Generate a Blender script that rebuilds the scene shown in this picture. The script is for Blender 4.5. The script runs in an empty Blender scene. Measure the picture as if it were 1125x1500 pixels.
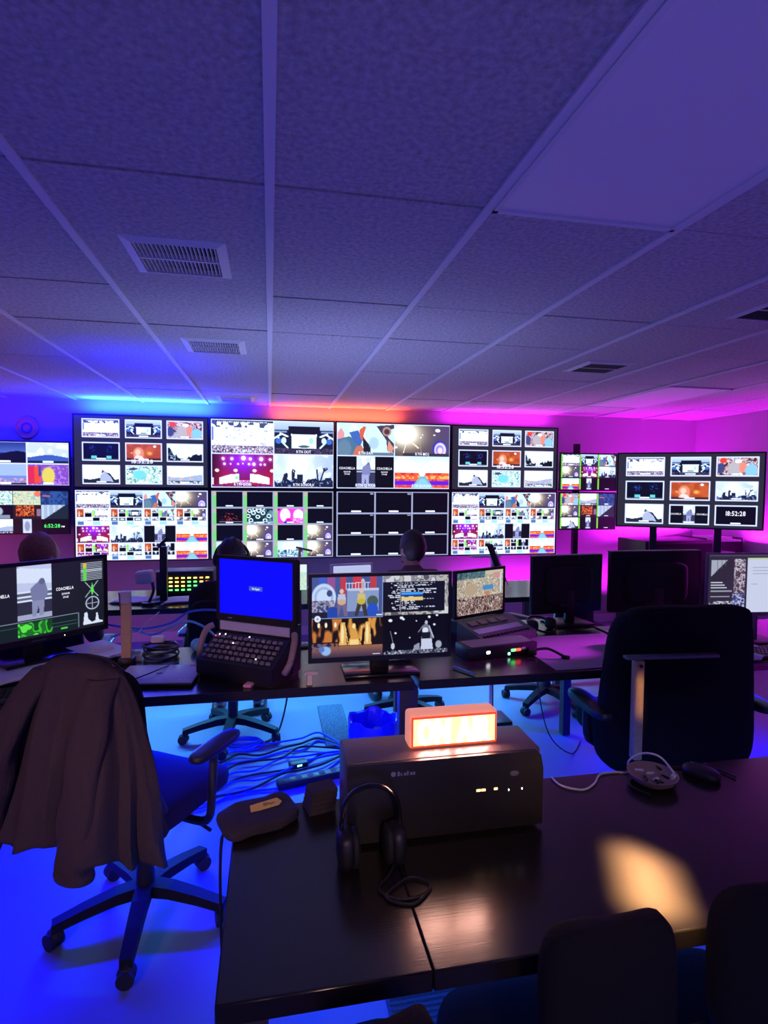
import bpy, bmesh, math, random
import numpy as np
from mathutils import Vector, Matrix

PI = math.pi
S = bpy.context.scene
C = S.collection
random.seed(4)
RNG = np.random.default_rng(11)

# ------------------------------------------------------------------ camera
cam_d = bpy.data.cameras.new('camera')
cam = bpy.data.objects.new('camera', cam_d)
C.objects.link(cam)
S.camera = cam
yaw, pitch, roll = 0.1963, 0.0492, 0.0086
f0 = Vector((math.sin(yaw), math.cos(yaw), 0)); r0 = Vector((math.cos(yaw), -math.sin(yaw), 0)); u0 = Vector((0, 0, 1))
fw = f0 * math.cos(pitch) - u0 * math.sin(pitch)
up = f0 * math.sin(pitch) + u0 * math.cos(pitch)
rr = r0 * math.cos(roll) + up * math.sin(roll)
uu = -r0 * math.sin(roll) + up * math.cos(roll)
M = Matrix(((rr.x, uu.x, -fw.x, 0), (rr.y, uu.y, -fw.y, 0), (rr.z, uu.z, -fw.z, 1.6), (0, 0, 0, 1)))
cam.matrix_world = M
cam_d.sensor_fit = 'VERTICAL'
cam_d.sensor_height = 36.0
cam_d.lens = 840.87 / 1500 * 36.0
cam_d.clip_start = 0.02

# ------------------------------------------------------------------ view and world
S.view_settings.view_transform = 'Standard'
S.view_settings.look = 'None'
S.view_settings.gamma = 1
S.view_settings.use_curve_mapping = False
S.view_settings.exposure = 0.0
S.cycles.use_denoising = True
S.cycles.max_bounces = 6
S.cycles.sample_clamp_indirect = 4.0
W = bpy.data.worlds.new('room_dark'); S.world = W; W.use_nodes = True
W.node_tree.nodes['Background'].inputs[0].default_value = (0.10, 0.07, 0.30, 1)
W.node_tree.nodes['Background'].inputs[1].default_value = 0.05

# ------------------------------------------------------------------ lamps of the room (coloured LED bars and washes) and unseen added fills
def area(name, loc, target, sx, sy, power, col, spread=PI):
    d = bpy.data.lights.new(name, 'AREA'); d.shape = 'RECTANGLE'; d.size = sx; d.size_y = sy
    d.energy = power; d.color = col; d.spread = spread
    o = bpy.data.objects.new(name, d); C.objects.link(o); o.location = loc
    o.rotation_euler = (Vector(target) - Vector(loc)).to_track_quat('-Z', 'Y').to_euler()
    return o
# LED bars behind and beside the screen wall, plus added fills
area('led_bar_blue', (-1.15, 5.915, 2.247), (-1.15, 5.90, 3.0), 1.15, 0.03, 330, (0.0022, 0.012, 1.0))
area('fill_uplight_blue', (-0.70, 3.66, 0.45), (-0.80, 4.00, 2.387), 0.25, 0.25, 4, (0.0, 0.002, 1.0), spread=math.radians(42))  # unseen uplight added behind the desk for the blue zone of the ceiling
area('fill_uplight_violet', (0.30, 3.26, 0.45), (0.30, 3.30, 2.387), 0.5, 0.2, 9, (0.36, 0.40, 1.0), spread=math.radians(110))  # unseen fill added behind the desk to brighten the middle of the ceiling
area('fill_magenta_desk', (4.85, 3.2, 1.7), (1.70, 2.70, 0.74), 0.3, 0.3, 2.4, (0.80, 0.03, 0.95), spread=math.radians(11))  # unseen fill added at the right to tint the desk patch purple
area('led_bar_blue_wall', (-2.1, 5.60, 2.34), (-2.1, 6.3, 1.9), 1.2, 0.03, 24.0, (0.0001, 0.0005, 1.0))
area('led_bar_red', (0.70, 5.975, 2.240), (0.70, 5.90, 3.0), 1.3, 0.03, 12, (1.0, 0.10, 0.03))
area('led_bar_magenta', (2.45, 5.915, 2.247), (2.45, 5.90, 3.0), 1.2, 0.03, 9, (0.9, 0.02, 1.0))
area('led_bar_magenta_wall', (4.35, 5.86, 1.12), (4.25, 6.5, 1.9), 1.0, 0.05, 36, (0.80, 0.010, 0.92))
area('led_bar_magenta_side', (4.92, 4.4, 1.05), (5.4, 4.4, 2.2), 1.6, 0.05, 27, (0.80, 0.010, 0.92))
area('led_bar_magenta_low', (3.3, 5.9, 0.45), (3.3, 6.4, 1.0), 2.6, 0.04, 18, (0.80, 0.010, 0.92))
# LED bars under the desks
area('led_bar_floor_left', (-0.7, 2.62, 0.66), (-0.7, 2.4, 0.0), 2.6, 0.04, 90, (0.0, 0.0003, 1.0))
area('led_bar_floor_back', (0.35, 4.15, 0.66), (0.35, 3.9, 0.0), 3.6, 0.04, 115, (0.045, 0.33, 0.85))
area('led_bar_floor_right', (2.6, 2.9, 0.66), (2.4, 2.5, 0.0), 1.3, 0.04, 45, (0.0, 0.0003, 1.0))
area('led_bar_floor_near', (0.75, 1.46, 0.66), (0.75, 1.6, 0.0), 1.6, 0.03, 8, (0.02, 0.16, 1.0))
# unseen colour washes; the violet one is added fill for the ceiling
area('fill_violet', (0.4, -1.3, 0.55), (0.4, 0.9, 2.4), 3.2, 1.2, 22, (0.20, 0.20, 1.0))
area('wash_magenta', (4.3, 0.4, 0.7), (3.3, 1.6, 2.4), 0.8, 1.8, 5, (0.75, 0.03, 1.0))
area('wash_red', (-2.2, 3.0, 1.75), (-2.1, 2.9, 2.6), 0.4, 0.4, 2.2, (1.0, 0.07, 0.12))
area('wash_red_low', (-2.75, 4.3, 0.5), (-2.3, 6.0, 0.9), 0.3, 0.3, 9, (1.0, 0.05, 0.08))
# unseen narrow spots added overhead for the warm patch and the chair bar
area('added_spot_table', (0.56, 0.58, 2.36), (0.805, 1.075, 0.75), 0.09, 0.21, 8.0, (1.0, 0.60, 0.25), spread=math.radians(4.5))
area('fill_rose', (-1.6, -0.9, 1.9), (-0.45, 1.95, 0.75), 0.3, 0.3, 1.6, (1.0, 0.50, 0.50), spread=math.radians(36))  # unseen pink fill added behind the camera to bring out the jacket folds
area('added_spot_chair', (0.55, 0.60, 2.36), (1.444, 1.995, 0.80), 0.012, 0.16, 0.022, (1.0, 0.60, 0.30), spread=math.radians(1.5))

area('wash_warm', (0.2, -1.3, 2.15), (0.45, 1.45, 0.78), 0.25, 0.25, 0.9, (1.0, 0.62, 0.45), spread=math.radians(36))

# ------------------------------------------------------------------ materials
MATS = {}
def mat(name, col, rough=0.6, metal=0.0, vary=0.15, scale=40.0, bump=0.0, spec=0.5, emit=None, estr=0.0, coat=0.0, trans=0.0):
    if name in MATS: return MATS[name]
    m = bpy.data.materials.new(name); m.use_nodes = True; MATS[name] = m
    nt = m.node_tree; b = nt.nodes['Principled BSDF']
    tc = nt.nodes.new('ShaderNodeTexCoord'); nz = nt.nodes.new('ShaderNodeTexNoise')
    nz.inputs['Scale'].default_value = scale; nz.inputs['Detail'].default_value = 4
    nt.links.new(tc.outputs['Object'], nz.inputs['Vector'])
    mx = nt.nodes.new('ShaderNodeMix'); mx.data_type = 'RGBA'
    mx.inputs[6].default_value = (*[c * (1 - vary) for c in col], 1); mx.inputs[7].default_value = (*[min(1, c * (1 + vary)) for c in col], 1)
    nt.links.new(nz.outputs['Fac'], mx.inputs[0]); nt.links.new(mx.outputs[2], b.inputs['Base Color'])
    b.inputs['Roughness'].default_value = rough; b.inputs['Metallic'].default_value = metal
    b.inputs['Specular IOR Level'].default_value = spec if rough < .9 else .15
    b.inputs['Coat Weight'].default_value = coat
    if trans: b.inputs['Transmission Weight'].default_value = trans
    if bump:
        bp = nt.nodes.new('ShaderNodeBump'); bp.inputs['Strength'].default_value = bump; bp.inputs['Distance'].default_value = 0.004
        nt.links.new(nz.outputs['Fac'], bp.inputs['Height']); nt.links.new(bp.outputs['Normal'], b.inputs['Normal'])
    if emit:
        b.inputs['Emission Color'].default_value = (*emit, 1); b.inputs['Emission Strength'].default_value = estr
    return m
def mat_tile():
    m = mat('ceiling_tile', (0.72, 0.74, 0.75), 0.9, vary=0.62, scale=62, bump=0.0)
    nt = m.node_tree; b = nt.nodes['Principled BSDF']
    tc = nt.nodes.new('ShaderNodeTexCoord'); mp = nt.nodes.new('ShaderNodeMapping')
    nt.links.new(tc.outputs['Object'], mp.inputs['Vector'])
    n1 = nt.nodes.new('ShaderNodeTexNoise'); n1.inputs['Scale'].default_value = 55; n1.inputs['Detail'].default_value = 7; n1.inputs['Roughness'].default_value = 0.7; n1.inputs['Distortion'].default_value = 1.5
    nt.links.new(mp.outputs[0], n1.inputs['Vector'])
    bp = nt.nodes.new('ShaderNodeBump'); bp.inputs['Strength'].default_value = 0.9; bp.inputs['Distance'].default_value = 0.012
    nt.links.new(n1.outputs['Fac'], bp.inputs['Height']); nt.links.new(bp.outputs['Normal'], b.inputs['Normal'])
    return m
mat_tile()
def mat_wood(name, col, rough, scale=6):
    m = mat(name, col, rough, vary=0.25, scale=scale)
    nt = m.node_tree; nz = [n for n in nt.nodes if n.type == 'TEX_NOISE'][0]; tc = [n for n in nt.nodes if n.type == 'TEX_COORD'][0]
    mp = nt.nodes.new('ShaderNodeMapping'); mp.inputs['Scale'].default_value = (2, 30, 30)
    nt.links.new(tc.outputs['Object'], mp.inputs['Vector']); nt.links.new(mp.outputs[0], nz.inputs['Vector'])
    b = nt.nodes['Principled BSDF']
    bp = nt.nodes.new('ShaderNodeBump'); bp.inputs['Strength'].default_value = 0.12; bp.inputs['Distance'].default_value = 0.002
    nt.links.new(nz.outputs['Fac'], bp.inputs['Height']); nt.links.new(bp.outputs['Normal'], b.inputs['Normal'])
    return m
mat('ceiling_void', (0.01, 0.01, 0.012), 0.95)
mat('rail', (0.72, 0.73, 0.76), 0.6, vary=0.03)
mat('diffuser', (0.78, 0.78, 0.82), 0.45, vary=0.02, scale=200, bump=0.05)
mat('wall_paint', (0.46, 0.44, 0.48), 0.85, vary=0.04, scale=8, bump=0.03)
mat('floor_vinyl', (0.16, 0.18, 0.27), 0.5, vary=0.06, scale=5, bump=0.02)
mat('vent_metal', (0.70, 0.70, 0.74), 0.5, vary=0.04)
mat('vent_dark', (0.015, 0.015, 0.018), 0.9)
mat('black_plastic', (0.012, 0.012, 0.014), 0.42, vary=0.2, scale=120)
mat('black_matte', (0.009, 0.009, 0.010), 0.75, vary=0.2, scale=150, bump=0.05)
mat('black_gloss', (0.008, 0.008, 0.010), 0.15)
mat('grey_plastic', (0.13, 0.13, 0.14), 0.5)
mat('light_plastic', (0.72, 0.72, 0.76), 0.5)
mat('white_plastic', (0.80, 0.80, 0.82), 0.45, vary=0.03)
mat('dark_metal', (0.03, 0.03, 0.035), 0.4, metal=0.6)
mat('chair_fabric', (0.007, 0.007, 0.009), 0.95, vary=0.35, scale=260, bump=0.3)
mat('seat_fabric', (0.03, 0.022, 0.05), 0.95, vary=0.3, scale=260, bump=0.3)
mat('jacket_cloth', (0.055, 0.043, 0.048), 0.97, vary=0.45, scale=320, bump=0.5)
mat('caster', (0.010, 0.010, 0.012), 0.6)
mat('chair_base', (0.007, 0.007, 0.008), 0.6, spec=0.3)
mat('tan_bar', (0.42, 0.27, 0.14), 0.6, vary=0.2, scale=60, bump=0.1)
mat('screw', (0.05, 0.04, 0.03), 0.4, metal=0.6)
mat_wood('near_table', (0.013, 0.010, 0.009), 0.24)
MATS['near_table'].node_tree.nodes['Principled BSDF'].inputs['Specular IOR Level'].default_value = 0.42
MATS['near_table'].node_tree.nodes['Principled BSDF'].inputs['Coat Weight'].default_value = 0.2
MATS['near_table'].node_tree.nodes['Principled BSDF'].inputs['Coat Roughness'].default_value = 0.20
mat_wood('desk_dark', (0.022, 0.018, 0.020), 0.22)
mat('desk_leg', (0.05, 0.035, 0.035), 0.5)
mat('box_grey', (0.14, 0.10, 0.11), 0.36, vary=0.15, scale=180, bump=0.15)
mat('case_dark', (0.035, 0.028, 0.040), 0.8, vary=0.4, scale=200, bump=0.3)
mat('box_front', (0.010, 0.008, 0.009), 0.45, vary=0.3, scale=150)
mat('lamp_case', (0.85, 0.35, 0.22), 0.45, vary=0.05, emit=(1.0, 0.34, 0.22), estr=0.62)
mat('lamp_frame', (0.75, 0.06, 0.03), 0.4, emit=(1.0, 0.08, 0.02), estr=0.7)
mat('lamp_panel', (0.9, 0.7, 0.4), 0.4, emit=(1.0, 0.16, 0.07), estr=6.0)
mat('lamp_letters', (1, 1, 0.9), 0.4, emit=(1.0, 0.52, 0.44), estr=21.0)
mat('yellow_paper', (0.95, 0.66, 0.16), 0.9, vary=0.05)
mat('ink', (0.02, 0.02, 0.02), 0.8)
mat('white_paper', (0.78, 0.75, 0.78), 0.9, vary=0.03)
mat('pink_plastic', (0.75, 0.36, 0.50), 0.5)
mat('beige', (0.68, 0.50, 0.28), 0.7, vary=0.2, scale=30)
mat('cream', (0.75, 0.66, 0.50), 0.6, vary=0.15, scale=30)
mat('cable_black', (0.012, 0.012, 0.014), 0.5)
mat('cable_blue', (0.02, 0.10, 0.75), 0.5)
mat('cable_lightblue', (0.10, 0.40, 0.85), 0.5)
mat('cable_white', (0.85, 0.80, 0.80), 0.5, vary=0.03)
mat('blue_bag', (0.01, 0.02, 0.65), 0.35, vary=0.3, scale=20, bump=0.4)
mat('laptop_lid', (0.52, 0.52, 0.68), 0.4, metal=0.0, vary=0.05)
mat('label_red', (0.75, 0.15, 0.12), 0.6)
mat('key_cap', (0.20, 0.18, 0.17), 0.3, vary=0.6, scale=35)
mat('handle_skin', (0.30, 0.22, 0.22), 0.5)
mat('rug', (0.10, 0.12, 0.16), 0.95, vary=0.95, scale=70, bump=0.6)
mat('rug_rib', (0.06, 0.08, 0.12), 0.95, vary=0.4, scale=90, bump=0.5)
mat('skin', (0.45, 0.26, 0.20), 0.55, vary=0.08)
mat('hair_black', (0.010, 0.009, 0.010), 0.6, vary=0.4, scale=90, bump=0.4)
mat('hair_brown', (0.030, 0.018, 0.015), 0.6, vary=0.4, scale=90, bump=0.4)
mat('hair_auburn', (0.30, 0.13, 0.07), 0.6, vary=0.4, scale=90, bump=0.4)
mat('shirt_black', (0.012, 0.012, 0.014), 0.9, bump=0.1)
mat('shirt_plum', (0.12, 0.07, 0.09), 0.9, bump=0.1)
mat('shirt_red', (0.10, 0.03, 0.03), 0.9, bump=0.1)
mat('trousers', (0.02, 0.025, 0.04), 0.9, bump=0.1)
mat('plaque_orange', (0.70, 0.25, 0.10), 0.6)
mat('plaque_blue', (0.10, 0.12, 0.70), 0.5)
for n_, c_, s_ in (('led_green', (0.1, 1.0, 0.15), 4), ('led_yellow', (1.0, 0.75, 0.1), 4), ('led_orange', (1.0, 0.35, 0.05), 4), ('led_white', (0.9, 0.9, 1.0), 6), ('led_red', (1.0, 0.05, 0.03), 4), ('led_teal', (0.2, 1.0, 0.6), 4), ('led_amber', (1.0, 0.65, 0.3), 2)):
    mat(n_, tuple(x * 0.3 for x in c_), 0.4, emit=c_, estr=s_)
mat('text_white', (0.5, 0.5, 0.55), 0.6, emit=(0.92, 0.95, 1.0), estr=1.1)
mat('text_green', (0.05, 0.4, 0.08), 0.6, emit=(0.08, 1.0, 0.12), estr=1.2)
mat('print_dark', (0.03, 0.03, 0.04), 0.7)
mat('print_pale', (0.22, 0.20, 0.30), 0.6)
def mat_screen(name, strength):
    m = bpy.data.materials.new(name); m.use_nodes = True; MATS[name] = m
    nt = m.node_tree; b = nt.nodes['Principled BSDF']
    a = nt.nodes.new('ShaderNodeAttribute'); a.attribute_name = 'Col'
    b.inputs['Base Color'].default_value = (0.008, 0.008, 0.01, 1); b.inputs['Roughness'].default_value = 0.35
    g = nt.nodes.new('ShaderNodeMix'); g.data_type = 'RGBA'; g.blend_type = 'MULTIPLY'; g.inputs[0].default_value = 1.0; g.inputs[7].default_value = (0.93, 1.0, 1.10, 1)   # cool white point of the panels
    nt.links.new(a.outputs['Color'], g.inputs[6]); nt.links.new(g.outputs[2], b.inputs['Emission Color']); b.inputs['Emission Strength'].default_value = strength
    return m
mat_screen('screen_tv', 1.5)
mat_screen('screen_monitor', 1.0)

# ------------------------------------------------------------------ mesh helpers
class MB:
    def __init__(s): s.v = []; s.f = []; s.smooth = []
    def add(s, v, f, smooth=False):
        o = len(s.v); s.v += [tuple(p) for p in v]; s.f += [tuple(i + o for i in q) for q in f]; s.smooth += [smooth] * len(f); return s
    def box(s, x0, y0, z0, x1, y1, z1, xf=None):
        v = [(x, y, z) for z in (z0, z1) for y in (y0, y1) for x in (x0, x1)]
        if xf: v = [xf @ Vector(p) for p in v]
        return s.add(v, [(0, 2, 3, 1), (4, 5, 7, 6), (0, 1, 5, 4), (2, 6, 7, 3), (0, 4, 6, 2), (1, 3, 7, 5)])
    def rbox(s, x0, y0, z0, x1, y1, z1, r=0.01, seg=2, xf=None):
        bm = bmesh.new(); bmesh.ops.create_cube(bm, size=1)
        for p in bm.verts:
            p.co = Vector(((x0 + x1) / 2 + p.co.x * (x1 - x0), (y0 + y1) / 2 + p.co.y * (y1 - y0), (z0 + z1) / 2 + p.co.z * (z1 - z0)))
        r = min(r, 0.49 * min(x1 - x0, y1 - y0, z1 - z0))
        bmesh.ops.bevel(bm, geom=bm.edges[:], offset=r, segments=seg, profile=0.5, affect='EDGES', clamp_overlap=True)
        bm.verts.index_update()
        v = [p.co.copy() for p in bm.verts]; f = [[q.index for q in t.verts] for t in bm.faces]; bm.free()
        if xf: v = [xf @ p for p in v]
        return s.add(v, f, True)
    def bar(s, p, q, w, h):                       # square bar from p to q
        p = Vector(p); q = Vector(q); d = (q - p); L = d.length
        M_ = Matrix.Translation(p) @ d.to_track_quat('Z', 'Y').to_matrix().to_4x4()
        return s.box(-w / 2, -h / 2, 0, w / 2, h / 2, L, M_)
    def cone(s, p, q, ra, rb, n=16, cap=True):
        p = Vector(p); q = Vector(q); d = q - p
        M_ = Matrix.Translation(p) @ d.to_track_quat('Z', 'Y').to_matrix().to_4x4()
        v = []
        for z, r in ((0, ra), (d.length, rb)):
            v += [M_ @ Vector((r * math.cos(2 * PI * i / n), r * math.sin(2 * PI * i / n), z)) for i in range(n)]
        s.add(v, [(i, (i + 1) % n, n + (i + 1) % n, n + i) for i in range(n)], True)
        if cap:
            s.add(v[:n], [tuple(range(n - 1, -1, -1))]); s.add(v[n:], [tuple(range(n))])
        return s
    def cyl(s, p, q, r, n=16): return s.cone(p, q, r, r, n)
    def tube(s, pts, r, n=6, sub=6, closed=False):
        P = [Vector(p) for p in pts]
        if sub > 1 and len(P) > 2:
            Q = []; m = len(P); rng = range(m if closed else m - 1)
            for i in rng:
                a, b, c, d = (P[(i - 1) % m] if closed or i > 0 else P[0]), P[i], P[(i + 1) % m], (P[(i + 2) % m] if closed or i + 2 < m else P[-1])
                for k in range(sub):
                    t = k / sub
                    Q.append(0.5 * ((2 * b) + (c - a) * t + (2 * a - 5 * b + 4 * c - d) * t * t + (3 * b - a - 3 * c + d) * t ** 3))
            if not closed: Q.append(P[-1])
            P = Q
        v = []; m = len(P); ref = Vector((0.13, 0.31, 0.94))
        for i, p in enumerate(P):
            t = (P[(i + 1) % m] - P[i - 1]) if closed or 0 < i < m - 1 else (P[1] - P[0] if i == 0 else P[-1] - P[-2])
            if t.length < 1e-9: t = Vector((1, 0, 0))
            t.normalize(); a = t.cross(ref)
            if a.length < 1e-3: a = t.cross(Vector((1, 0, 0)))
            a.normalize(); b = t.cross(a)
            rad = r(i / max(1, m - 1)) if callable(r) else r
            v += [p + a * (rad * math.cos(2 * PI * k / n)) + b * (rad * math.sin(2 * PI * k / n)) for k in range(n)]
        f = []
        for i in range(m if closed else m - 1):
            j = (i + 1) % m
            f += [(i * n + k, i * n + (k + 1) % n, j * n + (k + 1) % n, j * n + k) for k in range(n)]
        s.add(v, f, True)
        if not closed:
            s.add(v[:n], [tuple(range(n - 1, -1, -1))]); s.add(v[-n:], [tuple(range(n))])
        return s
    def sell(s, c, rx, ry, rz, e1=1.0, e2=1.0, nu=28, nv=14, xf=None, fn=None):   # super-ellipsoid
        def pw(x, e): return math.copysign(abs(x) ** e, x)
        v = []
        for j in range(1, nv):
            ph = -PI / 2 + PI * j / nv
            for i in range(nu):
                th = 2 * PI * i / nu
                v.append(Vector((rx * pw(math.cos(ph), e1) * pw(math.cos(th), e2), ry * pw(math.cos(ph), e1) * pw(math.sin(th), e2), rz * pw(math.sin(ph), e1))))
        v += [Vector((0, 0, -rz)), Vector((0, 0, rz))]
        if fn: v = [fn(p) for p in v]
        v = [p + Vector(c) for p in v]
        if xf: v = [xf @ p for p in v]
        f = []
        for j in range(nv - 2):
            f += [(j * nu + i, j * nu + (i + 1) % nu, (j + 1) * nu + (i + 1) % nu, (j + 1) * nu + i) for i in range(nu)]
        b, t = (nv - 1) * nu, (nv - 1) * nu + 1
        f += [(b, (i + 1) % nu, i) for i in range(nu)] + [(t, (nv - 2) * nu + i, (nv - 2) * nu + (i + 1) % nu) for i in range(nu)]
        return s.add(v, f, True)
    def lathe(s, prof, c=(0, 0, 0), n=28):
        v = []
        for r, z in prof:
            v += [(c[0] + r * math.cos(2 * PI * i / n), c[1] + r * math.sin(2 * PI * i / n), c[2] + z) for i in range(n)]
        f = []
        for j in range(len(prof) - 1):
            f += [(j * n + i, j * n + (i + 1) % n, (j + 1) * n + (i + 1) % n, (j + 1) * n + i) for i in range(n)]
        return s.add(v, f, True)
    def torus(s, c, R, r, nu=40, nv=8, xf=None, a0=0, a1=2 * PI):
        full = abs(a1 - a0 - 2 * PI) < 1e-6; m = nu if full else nu + 1; v = []
        for i in range(m):
            a = a0 + (a1 - a0) * i / nu
            for k in range(nv):
                b = 2 * PI * k / nv
                p = Vector(((R + r * math.cos(b)) * math.cos(a), (R + r * math.cos(b)) * math.sin(a), r * math.sin(b)))
                v.append((xf @ p if xf else p) + Vector(c))
        f = [(i * nv + k, ((i + 1) % m) * nv + k, ((i + 1) % m) * nv + (k + 1) % nv, i * nv + (k + 1) % nv) for i in range(nu) for k in range(nv)]
        return s.add(v, f, True)
    def prism(s, poly, y0, y1):                   # polygon in x,z pushed along y
        n = len(poly); v = [(x, y0, z) for x, z in poly] + [(x, y1, z) for x, z in poly]
        return s.add(v, [tuple(range(n)), tuple(range(2 * n - 1, n - 1, -1))] + [(i, n + i, n + (i + 1) % n, (i + 1) % n) for i in range(n)])
    def mesh(s, name):
        me = bpy.data.meshes.new(name); me.from_pydata(s.v, [], s.f)
        me.polygons.foreach_set('use_smooth', s.smooth); me.update()
        if any(s.smooth):
            try: me.set_sharp_from_angle(angle=math.radians(42))
            except Exception: pass
        return me
def obj(name, mb, m, parent=None, loc=None, rotz=None):
    me = mb.mesh(name) if isinstance(mb, MB) else mb
    if m and not me.materials: me.materials.append(MATS[m])
    o = bpy.data.objects.new(name, me); C.objects.link(o)
    if parent is not None: o.parent = parent
    if loc is not None: o.location = loc
    if rotz is not None: o.rotation_euler = (0, 0, rotz)
    return o
def tag(o, label, cat, group=None):
    o['label'] = label; o['category'] = cat
    if group: o['group'] = group
    return o
def thing(name, label, cat, loc=(0, 0, 0), rotz=0, group=None):
    o = bpy.data.objects.new(name, None); o.empty_display_size = 0.05; C.objects.link(o)
    o.location = loc; o.rotation_euler = (0, 0, rotz)
    return tag(o, label, cat, group)
def struct(name, mb, m, parent=None):
    o = obj(name, mb, m, parent); o['kind'] = 'structure'; return o
def copy_tree(o, parent=None):
    c = o.copy(); C.objects.link(c)
    if parent is not None: c.parent = parent
    for ch in list(o.children): copy_tree(ch, c)
    return c
def dup(root, loc, rotz, label, group=None):
    c = copy_tree(root); c.location = loc; c.rotation_euler = (0, 0, rotz); c['label'] = label
    if group: c['group'] = group
    return c
def T(x, y, z): return Matrix.Translation((x, y, z))
def RX(a): return Matrix.Rotation(a, 4, 'X')
def RY(a): return Matrix.Rotation(a, 4, 'Y')
def RZ(a): return Matrix.Rotation(a, 4, 'Z')

# ------------------------------------------------------------------ lettering (built-in font, converted to meshes once per character)
GLY = {}
def load_glyphs(chars):
    for ch in chars:
        cu = bpy.data.curves.new('glyph', 'FONT'); cu.body = ch; cu.resolution_u = 2; cu.offset = 0.018
        o = bpy.data.objects.new('glyph', cu); C.objects.link(o)
        dg = bpy.context.evaluated_depsgraph_get(); me = o.evaluated_get(dg).to_mesh()
        GLY[ch] = ([tuple(v.co) for v in me.vertices], [tuple(p.vertices) for p in me.polygons])
        o.evaluated_get(dg).to_mesh_clear()
        bpy.data.objects.remove(o); bpy.data.curves.remove(cu)
load_glyphs('ABCEGHIJLMNOQRSTUXVKDaegilnPo0123456789:')
def text_into(mb, s, cx, cy, height, xf, width=None):      # centred text in a local x,y plane, mapped by xf
    v = []; f = []; x = 0
    for ch in s:
        if ch == ' ': x += 0.32; continue
        gv, gf = GLY[ch]; x0 = min(p[0] for p in gv); x1 = max(p[0] for p in gv); o = len(v)
        v += [(p[0] - x0 + x, p[1]) for p in gv]; f += [tuple(i + o for i in q) for q in gf]
        x += (x1 - x0) + 0.10
    x -= 0.10; k = height / 0.70; kx = (width / x) if width else k
    mb.add([xf @ Vector(((p[0] - x / 2) * kx + cx, (p[1] - 0.35) * k + cy, 0)) for p in v], f)

# ------------------------------------------------------------------ pictures on the screens (drawn as arrays, shown as coloured mesh points)
def grid(h, w):
    Y, X = np.mgrid[0:h, 0:w]; return (X + .5) / w, (Y + .5) / h
def full(h, w, c): return np.ones((h, w, 3)) * (np.array(c) / 255.)
def vn(h, w, n, m=None):
    m = m or int(n * 1.78) + 1
    r = RNG.random((n + 1, m + 1)); X, Y = grid(h, w); x = X * m * .999; y = Y * n * .999
    i = x.astype(int); j = y.astype(int); a = x - i; b = y - j
    return r[j, i] * (1 - a) * (1 - b) + r[j, i + 1] * a * (1 - b) + r[j + 1, i] * (1 - a) * b + r[j + 1, i + 1] * a * b
def put(a, m, c):
    m = np.clip(np.asarray(m, float), 0, 1)[..., None]; a[:] = a * (1 - m) + np.array(c) / 255. * m
def rect(a, x0, y0, x1, y1, c):
    X, Y = grid(*a.shape[:2]); put(a, (X >= x0) & (X < x1) & (Y >= y0) & (Y < y1), c)
def ell(a, cx, cy, rx, ry, c, soft=0.15):
    X, Y = grid(*a.shape[:2]); d = ((X - cx) / rx) ** 2 + ((Y - cy) / ry) ** 2; put(a, (1 - d) / soft + .5 if soft < .9 else np.exp(-d * 1.5), c)
def poly(a, pts, c):
    X, Y = grid(*a.shape[:2]); ins = np.zeros(X.shape, bool); n = len(pts)
    for i in range(n):
        (x0, y0), (x1, y1) = pts[i], pts[(i + 1) % n]
        if y0 == y1: continue
        ins ^= ((y0 > Y) != (y1 > Y)) & (X < (x1 - x0) * (Y - y0) / (y1 - y0) + x0)
    put(a, ins, c)
def line(a, p, q, wd, c):
    X, Y = grid(*a.shape[:2]); asp = a.shape[1] / a.shape[0]
    px, py, qx, qy = p[0] * asp, p[1], q[0] * asp, q[1]; X = X * asp
    dx, dy = qx - px, qy - py; t = np.clip(((X - px) * dx + (Y - py) * dy) / (dx * dx + dy * dy + 1e-9), 0, 1)
    put(a, (np.hypot(X - px - t * dx, Y - py - t * dy) < wd / 2) * 1.0, c)
def vgrad(a, y0, y1, c0, c1):
    X, Y = grid(*a.shape[:2]); t = np.clip((Y - y0) / (y1 - y0), 0, 1)[..., None]; m = ((Y >= y0) & (Y <= y1))[..., None]
    a[:] = np.where(m, np.array(c0) / 255. * (1 - t) + np.array(c1) / 255. * t, a)
def mottle(a, y0, y1, cols, n, x0=0, x1=1):
    h, w = a.shape[:2]; X, Y = grid(h, w); m = ((Y >= y0) & (Y < y1) & (X >= x0) & (X < x1))
    q = vn(h, w, n) * .6 + vn(h, w, n * 2) * .4; q = np.clip((q - .25) / .5, 0, .999); C_ = np.array(cols) / 255.
    a[m] = C_[(q * len(cols)).astype(int)][m]
def cap(a, cx, cy, w, h): rect(a, cx - w / 2, cy - h / 2, cx + w / 2, cy + h / 2, (235, 240, 255))

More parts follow.
